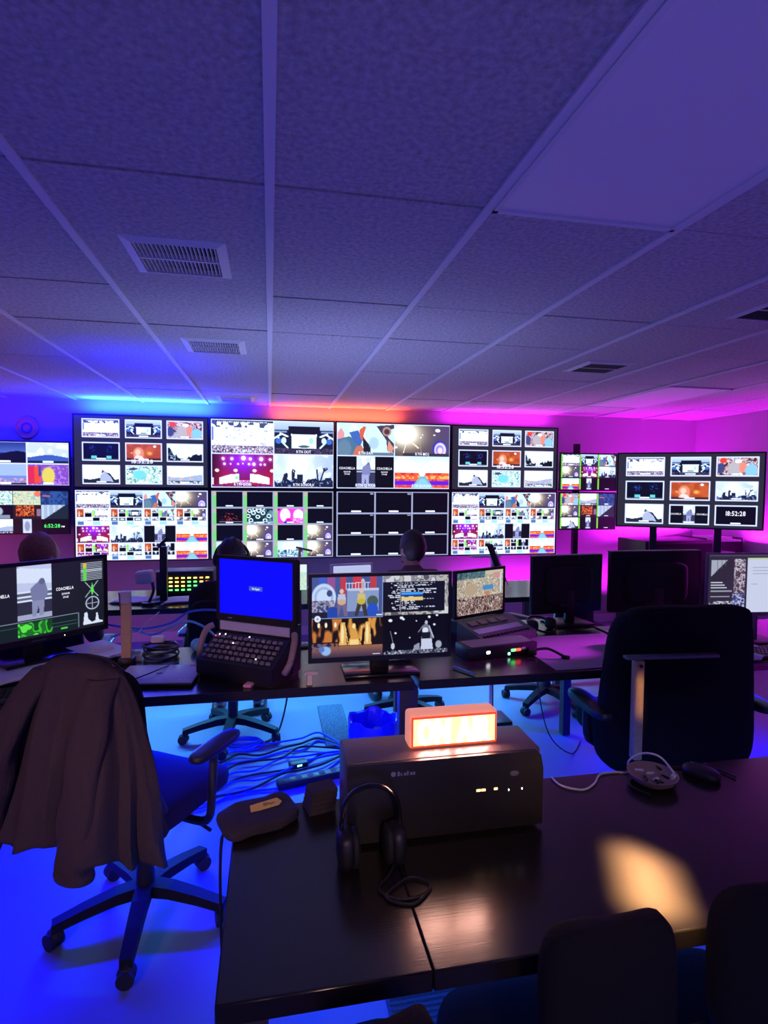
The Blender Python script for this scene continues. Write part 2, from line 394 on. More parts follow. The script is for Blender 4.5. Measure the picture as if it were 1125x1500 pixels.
def p_main(h, w):
    a = full(h, w, (250, 252, 255)); q = vn(h, w, 14) + vn(h, w, 26)
    put(a, (q > 1.38) * .8, (150, 165, 205)); put(a, (q < .52) * .6, (225, 190, 210))
    rect(a, 0, 0, 1, .07, (45, 50, 80)); put(a, (vn(h, w, 10) > .62) * (grid(h, w)[1] < .22), (60, 75, 110))
    for x in np.arange(.1, .9, .03): ell(a, x, .05, .008, .02, (235, 235, 240))
    mottle(a, .78, 1, [(40, 35, 60), (120, 100, 130), (190, 170, 190), (70, 60, 90), (230, 215, 225)], 30)
    rect(a, 0, .2, .03, .62, (90, 110, 230)); rect(a, 0, .76, 1, .785, (120, 110, 140)); return a
def p_out(h, w):
    a = full(h, w, (150, 170, 195)); vgrad(a, 0, .3, (185, 200, 220), (150, 170, 200))
    rect(a, 0, .25, 1, .85, (22, 28, 50)); rect(a, .24, .13, .77, .38, (12, 16, 34))
    for s in (-1, 1):
        c = .5 + s * .40
        line(a, (c - s * .12, .45), (c, .36), .05, (235, 245, 255)); line(a, (c - s * .02, .38), (c + s * .10, .52), .05, (225, 240, 255))
        line(a, (c - s * .12, .80), (c + s * .04, .48), .05, (215, 235, 255)); ell(a, c + s * .03, .6, .05, .09, (60, 100, 190)); ell(a, c - s * .06, .58, .04, .1, (200, 225, 240))
        rect(a, c - .11, .28, c + .11, .34, (120, 140, 180))
    rect(a, .29, .38, .71, .82, (225, 248, 250)); rect(a, .33, .44, .67, .8, (236, 255, 248)); ell(a, .62, .58, .035, .1, (150, 225, 205))
    line(a, (.29, .38), (.33, .8), .03, (250, 255, 255)); line(a, (.71, .38), (.68, .8), .03, (250, 255, 255))
    ell(a, .5, .76, .1, .04, (70, 90, 100)); mottle(a, .82, 1, [(20, 18, 36), (45, 35, 60), (90, 75, 105), (25, 24, 45)], 34); return a
def p_gobi(h, w):
    a = full(h, w, (120, 20, 60)); X, Y = grid(h, w)
    put(a, np.exp(-((X - .5) / .3) ** 2 - ((Y - .2) / .45) ** 2), (140, 30, 215)); put(a, np.clip((Y - .35) * 1.2, 0, .7) * (np.abs(X - .5) > .15), (205, 25, 55)); put(a, np.clip(.18 - X, 0, .2) * 4, (20, 10, 20))
    for x, y, r in ((.18, .14, .022), (.32, .14, .022), (.51, .12, .036), (.62, .14, .024), (.8, .14, .032), (.95, .15, .022), (.2, .3, .018), (.3, .3, .012), (.42, .3, .013), (.5, .29, .01), (.6, .3, .016), (.68, .3, .025), (.79, .31, .015), (.86, .31, .016)):
        ell(a, x, y, r * 2, r * 3.6, (215, 120, 245), 1); ell(a, x, y, r, r * 1.8, (255, 250, 255))
    for x in (.08, .38, .69, .98): ell(a, x, .5, .035, .05, (255, 205, 190))
    poly(a, [(.12, .72), (.3, .62), (.44, .6), (.44, .85), (.12, .92)], (225, 250, 240)); poly(a, [(.62, .6), (.76, .62), (.94, .72), (.94, .92), (.62, .85)], (240, 252, 246))
    ell(a, .4, .72, .03, .06, (150, 225, 160)); rect(a, .0, .72, .03, .93, (220, 190, 220))
    mottle(a, .8, .93, [(190, 60, 160), (240, 200, 240), (130, 40, 120), (220, 130, 210)], 26, .44, .62); mottle(a, .93, 1, [(60, 15, 60), (140, 50, 120), (90, 20, 80)], 40); return a
def p_hands(h, w):
    a = full(h, w, (190, 205, 235)); q = vn(h, w, 5) * .6 + vn(h, w, 9) * .4; X, Y = grid(h, w)
    put(a, np.clip((q - .35) * 1.8, 0, .9), (238, 245, 255)); put(a, np.exp(-((X - .42) / .16) ** 2 - ((Y - .3) / .28) ** 2), (252, 254, 255)); put(a, np.clip((X - .55) * .8, 0, .35) * (q < .5), (120, 135, 180))
    d = (28, 32, 55)
    poly(a, [(0, 1), (0, .78), (.05, .88), (.12, .84), (.16, .6), (.2, .55), (.23, .58), (.22, .75), (.3, .82), (.34, .72), (.4, .74), (.47, .78), (.5, .92), (.56, .76), (.7, .72), (.78, .8), (.86, .75), (.96, .73), (1, .8), (1, 1)], d)
    rect(a, .38, .6, .48, .95, d); rect(a, .86, .7, .97, .97, d)
    for x0, y0, x1, y1 in ((.74, .8, .72, .45), (.78, .82, .85, .42), (.84, .5, .90, .42), (.32, .8, .34, .48), (.30, .8, .31, .45)): line(a, (x0, y0), (x1, y1), .05, d)
    for k in range(4): line(a, (.85, .5), (.82 + k * .025, .38), .018, d)
    put(a, (vn(h, w, 22) > .72) * (Y > .78), (110, 130, 180)); return a
def p_crowd(h, w):
    a = full(h, w, (190, 225, 238)); q = vn(h, w, 6)
    put(a, np.clip((q - .5) * 2, 0, .6), (225, 240, 245))
    poly(a, [(0, .3), (.06, .12), (.12, .3), (.12, .5), (0, .6)], (215, 140, 140)); poly(a, [(0, .5), (.2, .4), (.36, .5), (.44, .8), (.4, 1), (0, 1)], (70, 105, 135)); ell(a, .12, .8, .12, .3, (95, 120, 140), .6)
    poly(a, [(.2, .28), (.36, .2), (.44, .5), (.40, .72), (.3, .6)], (60, 95, 165)); poly(a, [(.38, .2), (.46, .06), (.5, .1), (.45, .4), (.54, .62), (.5, .66), (.4, .45)], (200, 90, 60))
    poly(a, [(.26, 1), (.33, .72), (.42, .68), (.46, .8), (.42, 1)], (190, 105, 80)); poly(a, [(.44, .42), (.6, .74), (.58, 1), (.46, 1)], (28, 28, 40))
    poly(a, [(.5, .2), (.54, .06), (.68, .04), (.88, .55), (.84, 1), (.58, 1), (.58, .7), (.48, .45)], (196, 232, 248)); ell(a, .64, .6, .09, .2, (165, 190, 225), .7)
    poly(a, [(.68, .05), (1, .0), (1, .12), (.86, .2), (.9, .42), (1, .6), (1, .9), (.88, .85), (.86, .5)], (60, 55, 75)); ell(a, .87, .22, .08, .15, (175, 125, 110)); ell(a, .87, .23, .05, .09, (70, 50, 60)); poly(a, [(.9, .5), (1, .75), (.95, .95), (.88, .8)], (205, 135, 110)); rect(a, .4, .9, 1, 1, (95, 110, 130)); return a
def p_moj(h, w):
    a = full(h, w, (70, 58, 62)); X, Y = grid(h, w)
    put(a, np.clip(X * 1.2 - .35, 0, .75), (78, 64, 110)); put(a, np.exp(-((X - .2) / .36) ** 2 - ((Y - .3) / .5) ** 2), (190, 165, 120)); put(a, 1.6 * np.exp(-((X - .17) / .23) ** 2 - ((Y - .28) / .33) ** 2), (255, 252, 240))
    line(a, (.2, .6), (.15, .92), .025, (235, 225, 200)); line(a, (.45, .45), (.48, .9), .015, (170, 150, 130)); line(a, (.3, .55), (.42, .72), .05, (225, 210, 180))
    for x, y, r in ((.78, .15, .045), (.72, .3, .02), (.5, .3, .014), (.47, .39, .016), (.02, .72, .025)): ell(a, x, y, r, r * 1.2, (250, 248, 255))
    ell(a, .82, .76, .13, .28, (50, 45, 170), .3); ell(a, .83, .78, .11, .24, (205, 195, 230), .25); ell(a, .82, .78, .075, .16, (150, 130, 190), .3); ell(a, .83, .8, .045, .1, (240, 200, 235), .3)
    rect(a, .15, .9, 1, 1, (52, 46, 60)); return a
def p_q(h, w, bw=.34):
    a = full(h, w, (9, 10, 14)); rect(a, bw, 0, 1 - bw, 1, (225, 228, 240)); X, Y = grid(h, w); inn = (X > bw) & (X < 1 - bw)
    put(a, inn * (Y > .5), (50, 52, 80)); put(a, inn * (Y > .42) * (Y < .48), (85, 88, 120)); put(a, inn * (vn(h, w, 7) > .55) * (Y < .4), (198, 205, 225)); put(a, inn * (Y > .86), (130, 132, 160))
    c = .5; d = (118, 120, 162)
    poly(a, [(c - .06, .35), (c + .0, .26), (c + .04, .2), (c + .07, .24), (c + .09, .4), (c + .07, .6), (c - .07, .6)], d); ell(a, c + .045, .24, .025, .055, (105, 105, 145))
    poly(a, [(c - .07, .58), (c + .06, .58), (c + .05, .92), (c + .01, .92), (c - .01, .68), (c - .03, .92), (c - .07, .92)], (150, 152, 190)); return a
def p_quasar(h, w):
    a = full(h, w, (240, 250, 252)); vgrad(a, 0, .5, (190, 222, 235), (252, 254, 255)); q = vn(h, w, 5); X, Y = grid(h, w)
    put(a, np.clip((q - .45) * 2, 0, .6) * (Y < .45), (250, 254, 255)); put(a, (Y > .5) * 1.0, (235, 90, 45))
    put(a, (Y > .5) * (Y < .58) * (vn(h, w, 12) > .5), (190, 50, 60)); put(a, (Y > .6) * (Y < .7) * (vn(h, w, 18) > .5), (250, 170, 90)); put(a, (Y > .76) * (Y < .9), (88, 30, 200)); put(a, (Y > .72) * (Y < .78) * (vn(h, w, 16) > .45), (170, 40, 110)); put(a, (Y >= .9) * (vn(h, w, 14) > .4), (200, 60, 80))
    poly(a, [(.3, 1), (.46, .62), (.56, .62), (.72, 1)], (110, 165, 185)); poly(a, [(.34, 1), (.47, .7), (.55, .7), (.68, 1)], (130, 185, 200)); ell(a, .5, .52, .06, .1, (252, 254, 255)); return a
def p_night(h, w):
    a = full(h, w, (7, 9, 22)); q = vn(h, w, 16); X, Y = grid(h, w)
    for c in (.28, .75): put(a, (q > .62) * np.exp(-((X - c) / .12) ** 2 - ((Y - .35) / .25) ** 2), (40, 60, 150))
    for c in (.3, .72): rect(a, c - .07, .76, c + .08, .92, (90, 190, 195))
    rect(a, 0, .93, 1, 1, (60, 70, 90)); return a
def p_orange(h, w):
    a = full(h, w, (165, 65, 30)); q = vn(h, w, 5); put(a, np.clip((q - .4) * 2, 0, .6), (205, 95, 40)); vgrad(a, .86, 1, (90, 35, 22), (60, 25, 20))
    ell(a, .35, .58, .16, .38, (215, 130, 100), .5); ell(a, .33, .5, .08, .17, (245, 190, 160), .5); poly(a, [(.2, .9), (.3, .65), (.45, .75), (.5, .9)], (245, 200, 195))
    ell(a, .67, .57, .09, .13, (255, 180, 70), 1); ell(a, .82, .14, .04, .06, (255, 245, 240)); ell(a, .15, .56, .03, .05, (255, 205, 140), 1); return a
def p_trees(h, w):
    a = full(h, w, (215, 235, 245)); q = vn(h, w, 4); put(a, np.clip((q - .5) * 2, 0, .5), (250, 255, 255)); X, Y = grid(h, w)
    e = .62 + .25 * np.exp(-((X - .5) / .2) ** 2) - .35 * np.exp(-((X - .02) / .12) ** 2) + (vn(h, w, 14)[0:1, :] - .5) * .35
    put(a, Y > e, (16, 20, 26)); put(a, (Y > e) * (vn(h, w, 18) > .7) * (X < .6), (150, 165, 190)); return a
def p_hood(h, w):
    a = full(h, w, (238, 243, 250)); X, Y = grid(h, w)
    put(a, Y > .74 + .05 * np.sin(X * 9), (35, 38, 50)); poly(a, [(.46, .9), (.47, .55), (.54, .4), (.66, .36), (.76, .5), (.84, .78), (.84, .92)], (165, 170, 195)); poly(a, [(.62, .38), (.74, .42), (.9, .85), (.84, .9), (.76, .6)], (30, 36, 52))
    poly(a, [(.49, .42), (.53, .2), (.6, .36)], (50, 58, 88)); return a
def p_green(h, w):
    a = full(h, w, (170, 205, 200)); mottle(a, 0, 1, [(60, 120, 120), (190, 220, 215), (120, 200, 195), (230, 240, 235), (210, 200, 150), (90, 160, 190), (250, 250, 250)], 13); ell(a, .38, .5, .2, .28, (110, 200, 205), .8); poly(a, [(0, .2), (.2, .05), (.35, .15), (.2, .24)], (50, 60, 110)); return a
def p_land(h, w):
    a = full(h, w, (225, 235, 245)); X, Y = grid(h, w); put(a, Y > .56 + .08 * np.sin(X * 5), (150, 165, 195)); put(a, (vn(h, w, 12) > .6) * (Y > .6), (205, 170, 165)); put(a, Y > .84, (70, 75, 85)); put(a, (Y > .86) * (vn(h, w, 20) > .5), (200, 210, 220)); return a
def p_people(h, w):
    a = full(h, w, (190, 170, 175)); mottle(a, 0, 1, [(60, 40, 45), (180, 120, 115), (215, 190, 195), (120, 85, 95), (150, 180, 210)], 7)
    ell(a, .14, .14, .09, .16, (225, 60, 40)); ell(a, .42, .62, .17, .4, (175, 165, 170), .4); ell(a, .63, .55, .09, .3, (225, 130, 105), .4); ell(a, .84, .72, .15, .32, (130, 185, 225), .4); ell(a, .08, .6, .1, .3, (60, 65, 110), .4); ell(a, .52, .2, .09, .12, (225, 215, 215), .4); return a
def p_dark(h, w): return full(h, w, (6, 6, 11))
def p_mesh(h, w): return p_mosaic(h, w)
def p_mosaic(h, w, big=None):
    a = full(h, w, (215, 220, 232)); kinds = [p_gobi, p_main, p_dark, p_out, p_quasar, p_moj, p_hands, p_green]
    def cell(x0, y0, x1, y1, k):
        X0, X1, Y0, Y1 = int(x0 * w), int(x1 * w), int(y0 * h), int(y1 * h)
        if X1 - X0 > 1 and Y1 - Y0 > 1: a[Y0:Y1, X0:X1] = k(Y1 - Y0, X1 - X0)
    cell(.03, .06, .23, .5, p_orange); cell(.26, .06, .48, .25, big or p_main); cell(.26, .28, .48, .5, p_dark); rect(a, .49, .1, .55, .48, (140, 225, 90)); cell(.56, .06, .98, .5, big or p_out)
    cell(.03, .56, .23, .74, big or p_land); cell(.26, .56, .48, .74, big or p_out); cell(.5, .56, .72, .74, p_dark); cell(.75, .56, .98, .74, big or p_green)
    rect(a, .03, .78, .23, .98, (70, 110, 165)); rect(a, .26, .8, .48, .97, (235, 240, 235)); rect(a, .5, .78, .72, .98, (150, 205, 205)); rect(a, .75, .8, .98, .97, (225, 235, 235)); return a
def p_sparks(h, w):
    a = full(h, w, (8, 5, 8)); X, Y = grid(h, w); put(a, (vn(h, w, 30) > .78) * np.exp(-((X - .5) / .25) ** 2 - ((Y - .6) / .25) ** 2) * 2, (235, 90, 90)); put(a, np.exp(-((X - .45) / .1) ** 2 - ((Y - .75) / .12) ** 2) * .6, (190, 40, 45)); rect(a, .1, .87, 1, .89, (120, 120, 130)); return a
def p_rings(h, w):
    a = full(h, w, (18, 42, 52)); X, Y = grid(h, w); put(a, np.clip(X - .4, 0, .6) * (vn(h, w, 6) > .4), (150, 200, 210))
    for x, y in ((.1, .15), (.25, .3), (.45, .15), (.62, .3), (.42, .55), (.15, .78), (.05, .5), (.7, .8), (.85, .5), (.3, .05), (.6, .02)):
        ell(a, x, y, .09, .13, (225, 245, 248)); ell(a, x, y, .055, .075, (20, 50, 60))
    mottle(a, .88, 1, [(30, 60, 70), (200, 230, 235), (60, 100, 110)], 20); return a
def p_pink(h, w):
    a = full(h, w, (225, 60, 190)); ell(a, .3, .45, .2, .45, (255, 245, 252), .4); ell(a, .82, .45, .2, .4, (255, 235, 250), .4); rect(a, .0, 0, .1, .15, (120, 30, 130)); ell(a, .42, .85, .12, .22, (215, 20, 160)); rect(a, .26, .86, .52, 1, (50, 20, 190)); mottle(a, .66, .95, [(250, 190, 235), (220, 40, 180), (245, 120, 215)], 14, .6, .98); return a
def p_stagelit(h, w):
    a = full(h, w, (180, 215, 225)); ell(a, .5, .35, .4, .5, (250, 255, 255), 1); mottle(a, .62, 1, [(40, 80, 110), (150, 200, 220), (80, 120, 140), (210, 235, 240)], 14); put(a, (vn(h, w, 10) > .6) * (grid(h, w)[1] > .5), (40, 60, 90)); return a

def tile(canvas, x0, y0, x1, y1, kind, border=None, bw=1, capt=True):
    H_, W_ = canvas.shape[:2]; X0, X1, Y0, Y1 = round(x0 * W_), round(x1 * W_), round(y0 * H_), round(y1 * H_)
    if border is not None: canvas[max(0, Y0 - bw):Y1 + bw, max(0, X0 - bw):X1 + bw] = np.array(border) / 255.
    a = kind(Y1 - Y0, X1 - X0) if callable(kind) else kind
    if capt: cap(a, .5, .93, .26, .08)
    canvas[Y0:Y1, X0:X1] = a
WH = (205, 212, 238)
def board_nine(kinds, W_=225, H_=126):
    a = full(H_, W_, (38, 36, 46))
    for k, kd in enumerate(kinds):
        i, j = k % 3, k // 3; x0 = .065 + i * .315; y0 = .06 + j * .325
        tile(a, x0, y0, x0 + .26, y0 + .235, kd, WH, 2)
    return a
NINE = [p_main, p_out, p_people, p_night, p_orange, p_trees, p_hood, p_green, p_land]
def board_four(kinds, W_=225, H_=126):
    a = full(H_, W_, WH)
    for k, kd in enumerate(kinds):
        i, j = k % 2, k // 2; tile(a, .008 + i * .497, .012 + j * .496, .498 + i * .497, .492 + j * .496, kd, capt=False)
    return a
def board_sixteen(W_=225, H_=126):
    a = full(H_, W_, (205, 212, 236)); rows = [[p_main, p_out, p_crowd, p_moj], None, [p_gobi, p_hands, p_q, p_quasar], None]
    for j in range(4):
        for i in range(4):
            k = rows[j][i] if rows[j] else None
            if k is None:
                src = rows[j - 1][i]; k = p_quasar if (j == 3 and i == 3) else (lambda hh, ww, s=src: p_mosaic(hh, ww, s))
            tile(a, .01 + i * .2475, .012 + j * .2475, .25 + i * .2475, .25 + j * .2475, k, capt=False)
    return a
def board_dark(W_=225, H_=126):
    a = full(H_, W_, (150, 152, 175)); K = [[p_dark] * 4, [p_sparks, p_rings, p_pink, p_dark], [p_dark, p_moj, p_dark, p_moj], [p_stagelit, p_moj, p_stagelit, p_moj]]
    for j in range(4):
        for i in range(4):
            x0 = .012 + i * .2475; y0 = .015 + j * .2475
            rect(a, x0, y0, x0 + .03, y0 + .235, (110, 190, 110)); rect(a, x0, y0, x0 + .03, y0 + .06, (170, 165, 140))
            tile(a, x0 + .026, y0, x0 + .236, y0 + .225, K[j][i])
    return a
def board_black(W_=225, H_=126):
    a = full(H_, W_, (150, 152, 178))
    for j in range(3):
        for i in range(3):
            x0 = .012 + i * .33; y0 = .016 + j * .33; tile(a, x0, y0, x0 + .316, y0 + .312, p_dark)
            if i < 2: rect(a, x0 + .28, y0 + .01, x0 + .31, y0 + .03, (140, 140, 160))
    return a
def board_small(kinds, W_=126, H_=72):
    a = full(H_, W_, (20, 20, 26))
    for k, kd in enumerate(kinds):
        i, j = k % 3, k // 3; x0 = .02 + i * .328; y0 = .02 + j * .328
        if i < 2 or True: rect(a, x0, y0, x0 + .025, y0 + .31, (120, 200, 60))
        tile(a, x0 + .025, y0, x0 + .318, y0 + .31, kd)
    return a
def lin(a): a = np.clip(a, 0, 1); return np.where(a <= .04045, a / 12.92, ((a + .055) / 1.055) ** 2.4)

def screen_mesh(img, w, h):                       # flat panel in local x,z (faces -y), one coloured point per picture element
    H_, W_ = img.shape[:2]
    xs = np.linspace(-w / 2, w / 2, W_); zs = np.linspace(h, 0, H_)
    X, Z = np.meshgrid(xs, zs); co = np.zeros((H_ * W_, 3), np.float32); co[:, 0] = X.ravel(); co[:, 2] = Z.ravel()
    i = np.arange((H_ - 1) * (W_ - 1)); r, c = i // (W_ - 1), i % (W_ - 1); b = r * W_ + c
    q = np.stack([b, b + W_, b + W_ + 1, b + 1], 1).astype(np.int32)
    me = bpy.data.meshes.new('screen'); me.vertices.add(len(co)); me.vertices.foreach_set('co', co.ravel())
    me.loops.add(q.size); me.loops.foreach_set('vertex_index', q.ravel())
    me.polygons.add(len(q)); me.polygons.foreach_set('loop_start', np.arange(0, q.size, 4, dtype=np.int32)); me.polygons.foreach_set('loop_total', np.full(len(q), 4, np.int32))
    me.update(calc_edges=True)
    at = me.color_attributes.new('Col', 'FLOAT_COLOR', 'POINT')
    col = np.ones((len(co), 4), np.float32); col[:, :3] = lin(img).reshape(-1, 3); at.data.foreach_set('color', col.ravel())
    return me
def panel(t, w, h, img, bez=0.012, bot=None, depth=0.05, z0=0.0, texts=(), mt='screen_tv', frame='black_plastic', tilt=None, y=0.0):
    """cabinet, frame, screen and lettering of a flat display, local origin at the bottom centre, facing -y"""
    bot = bot or bez; parts = []
    parts.append(obj('cabinet', MB().rbox(-w / 2 + .004, y + .006, z0 + .004, w / 2 - .004, y + depth, z0 + h - .004, .012), 'black_matte', t))
    b = MB(); y0, y1 = y - .004, y + .016
    b.box(-w / 2, y0, z0, w / 2, y1, z0 + bot); b.box(-w / 2, y0, z0 + h - bez, w / 2, y1, z0 + h)
    b.box(-w / 2, y0, z0 + bot, -w / 2 + bez, y1, z0 + h - bez); b.box(w / 2 - bez, y0, z0 + bot, w / 2, y1, z0 + h - bez)
    parts.append(obj('bezel', b, frame, t))
    sw, sh = w - 2 * bez, h - bez - bot
    s = obj('screen', screen_mesh(img, sw, sh), mt, t, loc=(0, y, z0 + bot)); parts.append(s)
    if texts:
        by = {}
        for tx, cx, cy, hh, mm, *wd in texts:       # cx, cy as fractions of the picture from its top left corner
            tb = by.setdefault(mm, MB())
            text_into(tb, tx, (cx - .5) * sw, (1 - cy) * sh, hh * sh, T(0, -.0015, 0) @ RX(PI / 2), wd[0] * sw if wd else None)
        for mm, tb in by.items(): obj('lettering', tb, mm, s)
    if tilt:
        for p in parts: p.matrix_local = tilt @ p.matrix_local
    return s

# ================================================================== THE ROOM
X0, X1, YB, YF, HC = -3.0, 5.0, 6.05, -2.6, 2.387
struct('floor', MB().box(X0 - .1, YF - .1, -.08, X1 + .1, YB + .1, 0), 'floor_vinyl')
struct('wall_back', MB().box(X0 - .1, YB, 0, X1 + .1, YB + .1, HC + .1), 'wall_paint')
struct('wall_left', MB().box(X0 - .1, YF, 0, X0, YB, HC + .1), 'wall_paint')
struct('wall_right', MB().box(X1, YF, 0, X1 + .1, YB, HC + .1), 'wall_paint')
struct('wall_rear', MB().box(X0 - .1, YF - .1, 0, X1 + .1, YF, HC + .1), 'wall_paint')
struct('baseboard_back', MB().box(X0, YB - .015, 0, X1, YB, .09), 'rail')
ceil = struct('ceiling', MB().box(X0, YF, HC + .03, X1, YB, HC + .1), 'ceiling_void')
rows = [-2.6, -.85, .37, 1.59, 2.51, 3.09, 4.02, 5.2, 6.05]
PAN = {(1, 3), (5, 7)}            # where a light panel sits instead of a tile
vents_at = [(-.31, 2.165), (-.31, 3.50), (2.245, 2.20), (2.15, 3.52), (-.31, 5.62)]
for i in range(-5, 9):
    xa, xb = max(X0, i * .61) + .006, min(X1, (i + 1) * .61) - .006
    if xb - xa < .05: continue
    for j in range(1, len(rows)):
        ya, yb = rows[j - 1] + .0055, rows[j] - .0055
        if (i, j) in PAN: continue
        hole = [v for v in vents_at if xa < v[0] < xb and ya < v[1] < yb]
        dz = random.uniform(-.003, .003)
        mb = MB()
        if hole:
            vx, vy = hole[0]; q = .15
            x_l, x_r = max(xa, vx - q), min(xb, vx + q)
            mb.box(xa, ya, 0, xb, vy - q, .014); mb.box(xa, vy + q, 0, xb, yb, .014)
            if x_l > xa: mb.box(xa, vy - q, 0, x_l, vy + q, .014)
            if x_r < xb: mb.box(x_r, vy - q, 0, xb, vy + q, .014)
            o = obj('ceiling_tile', mb, 'ceiling_tile', ceil, loc=(0, 0, HC + dz))
        else:
            o = obj('ceiling_tile', mb.box(xa, ya, 0, xb, yb, .014), 'ceiling_tile', ceil, loc=(0, 0, HC + dz))
for i in range(-4, 9):
    x = i * .61
    obj('ceiling_rail', MB().box(x - .013, YF, HC - .008, x + .013, YB, HC + .0), 'rail', ceil)
for nm, i, ya, yb, lab in (('n', 1, .37, 1.59, 'large smooth unlit light panel at the upper right of the ceiling'), ('f', 5, 4.02, 5.2, 'far unlit ceiling light panel above the magenta wall corner')):
    xa, xb = i * .61 + .014, (i + 1) * .61 - .014
    t = thing('ceiling_light_panel', lab, 'light panel', ((xa + xb) / 2, (ya + yb) / 2, HC - .012), group='flat ceiling light panels')
    w_, h_ = (xb - xa) / 2, (yb - ya) / 2
    obj('diffuser', MB().box(-w_ + .012, -h_ + .012, .004, w_ - .012, h_ - .012, .010), 'diffuser', t)
    fr = MB(); fr.box(-w_, -h_, 0, w_, -h_ + .014, .014); fr.box(-w_, h_ - .014, 0, w_, h_, .014); fr.box(-w_, -h_, 0, -w_ + .014, h_, .014); fr.box(w_ - .014, -h_, 0, w_, h_, .014)
    obj('frame', fr, 'rail', t)

def make_vent(loc, label):
    t = thing('ceiling_vent', label, 'vent', loc, group='square louvred ceiling vents')
    q, i = .172, .135; fr = MB()
    for sx in (-1, 1):
        fr.add([(sx * q, -q, 0), (sx * q, q, 0), (sx * i, i, -.010), (sx * i, -i, -.010)], [(0, 1, 2, 3)]); fr.add([(-q, sx * q, 0), (q, sx * q, 0), (i, sx * i, -.010), (-i, sx * i, -.010)], [(0, 1, 2, 3)])
        fr.box(min(sx * i, sx * (i + .004)), -i, -.010, max(sx * i, sx * (i + .004)), i, .014); fr.box(-i, min(sx * i, sx * (i + .004)), -.010, i, max(sx * i, sx * (i + .004)), .014)
    obj('frame', fr, 'vent_metal', t); obj('divider', MB().box(-i, -.005, -.009, i, .005, .012), 'vent_metal', t)
    obj('duct', MB().box(-i, -i, .012, i, i, .020), 'vent_dark', t)
    sl = MB().box(-.0014, -.062, -.006, .0014, .062, .006, RY(math.radians(12))).mesh('slat'); sl.materials.append(MATS['vent_metal'])
    for k in range(20):
        for sy in (-1, 1): obj('slat', sl, None, t, loc=(-i + .0135 * (k + .5), sy * .069, -.001))
    return t
SHADED_SLAT = MB().box(-.0012, -.062, -.009, .0012, .062, .009, RY(math.radians(28))).mesh('slat_shaded'); mat('slat_shaded', (0.06, 0.06, 0.07), 0.6); SHADED_SLAT.materials.append(MATS['slat_shaded'])  # shaded copy of the slat, shade put into its colour
v0 = make_vent((vents_at[0][0], vents_at[0][1], HC), 'large louvred ceiling vent nearest the camera at left')
for (x, y), lab in zip(vents_at[1:], ('second louvred ceiling vent at left, above the blue glow', 'dark ceiling vent cut by the right edge of the photo', 'dark ceiling vent above the small stacked screens at right', 'faint far ceiling vent just above the screen wall')):
    vd = dup(v0, (x, y, HC), 0, lab)
    if x > 1:                                    # shade on the two right-hand vents is put into a darker slat colour
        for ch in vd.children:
            if ch.name.startswith('slat'): ch.data = SHADED_SLAT

# round plaque on the blue wall
t = thing('wall_plaque', 'round orange and blue ring plaque on the blue wall at far left', 'plaque', (-2.262, YB, 2.10))
obj('plate', MB().cyl((0, 0, 0), (0, -.02, 0), .095, 36), 'plaque_orange', t)
obj('ring', MB().torus((0, -.024, 0), .042, .008, xf=RX(PI / 2)), 'plaque_blue', t)
obj('rim', MB().torus((0, -.02, 0), .093, .008, xf=RX(PI / 2)), 'plaque_orange', t)

# ================================================================== THE SCREEN WALL
def tv(label, x, y, z, w, h, img, yaw_=0.0, texts=(), group=None, mount=True, name='television', depth=.05):
    t = thing(name, label, 'television', (x, y, z), yaw_, group)
    panel(t, w, h, img, bez=.013, depth=depth, texts=texts)
    if mount: obj('wall_bracket', MB().box(-.16, depth - .002, h * .3, .16, YB - y - .004, h * .7).box(-.3, depth - .002, h * .42, .3, depth + .02, h * .58), 'dark_metal', t)
    return t
CLK = [('18:52:28', .50, .635, .055, 'text_white', .16)]
def caps4(l): return [(s, .25 + .5 * (k % 2), .455 + .496 * (k // 2), .042, 'text_white', .028 * len(s) * .62) for k, s in enumerate(l)]
QT = [('COACHELLA', .09, .69, .036, 'text_white', .135), ('COACHELLA', .415, .69, .036, 'text_white', .135), ('QUASAR', .09, .745, .022, 'text_white', .06), ('STAGE', .09, .78, .022, 'text_white', .045), ('QUASAR', .415, .745, .022, 'text_white', .06), ('STAGE', .415, .78, .022, 'text_white', .045)]
xw, zt, ph = -1.825, 2.239, .7066
imgs = {
    (0, 0): (board_nine(NINE), CLK, 'upper left wall screen showing nine framed pictures, under the blue glow'),
    (1, 0): (board_four([p_main, p_out, p_gobi, p_hands]), caps4(['RTN MAIN', 'RTN OUT', 'RTN GOBI', 'RTN SONORA']), 'wall screen with a red and purple stage and raised hands'),
    (2, 0): (board_four([p_crowd, p_moj, p_q, p_quasar]), caps4(['RTN SAH', 'RTN MOJ', 'RTN Q 9X16', 'RTN QUASAR']) + QT, 'wall screen with lettered black panels and an orange striped picture'),
    (3, 0): (board_nine(NINE), CLK, 'wall screen showing nine framed pictures, beside the magenta wall'),
    (0, 1): (board_sixteen(), (), 'lower left wall screen crowded with small pictures, below the blue glow'),
    (1, 1): (board_dark(), (), 'wall screen of black cells with green side meters'),
    (2, 1): (board_black(), (), 'wall screen of nine almost black cells above the brown-haired head'),
    (3, 1): (board_sixteen(), (), 'lower right wall screen crowded with small bright pictures')}
for (i, j), (im, tx, lab) in imgs.items():
    tv(lab, xw + 1.24 * (i + .5), 5.893, zt - ph * (j + 1) + .004, 1.232, .699, im, texts=tx, group='large screens of the video wall')
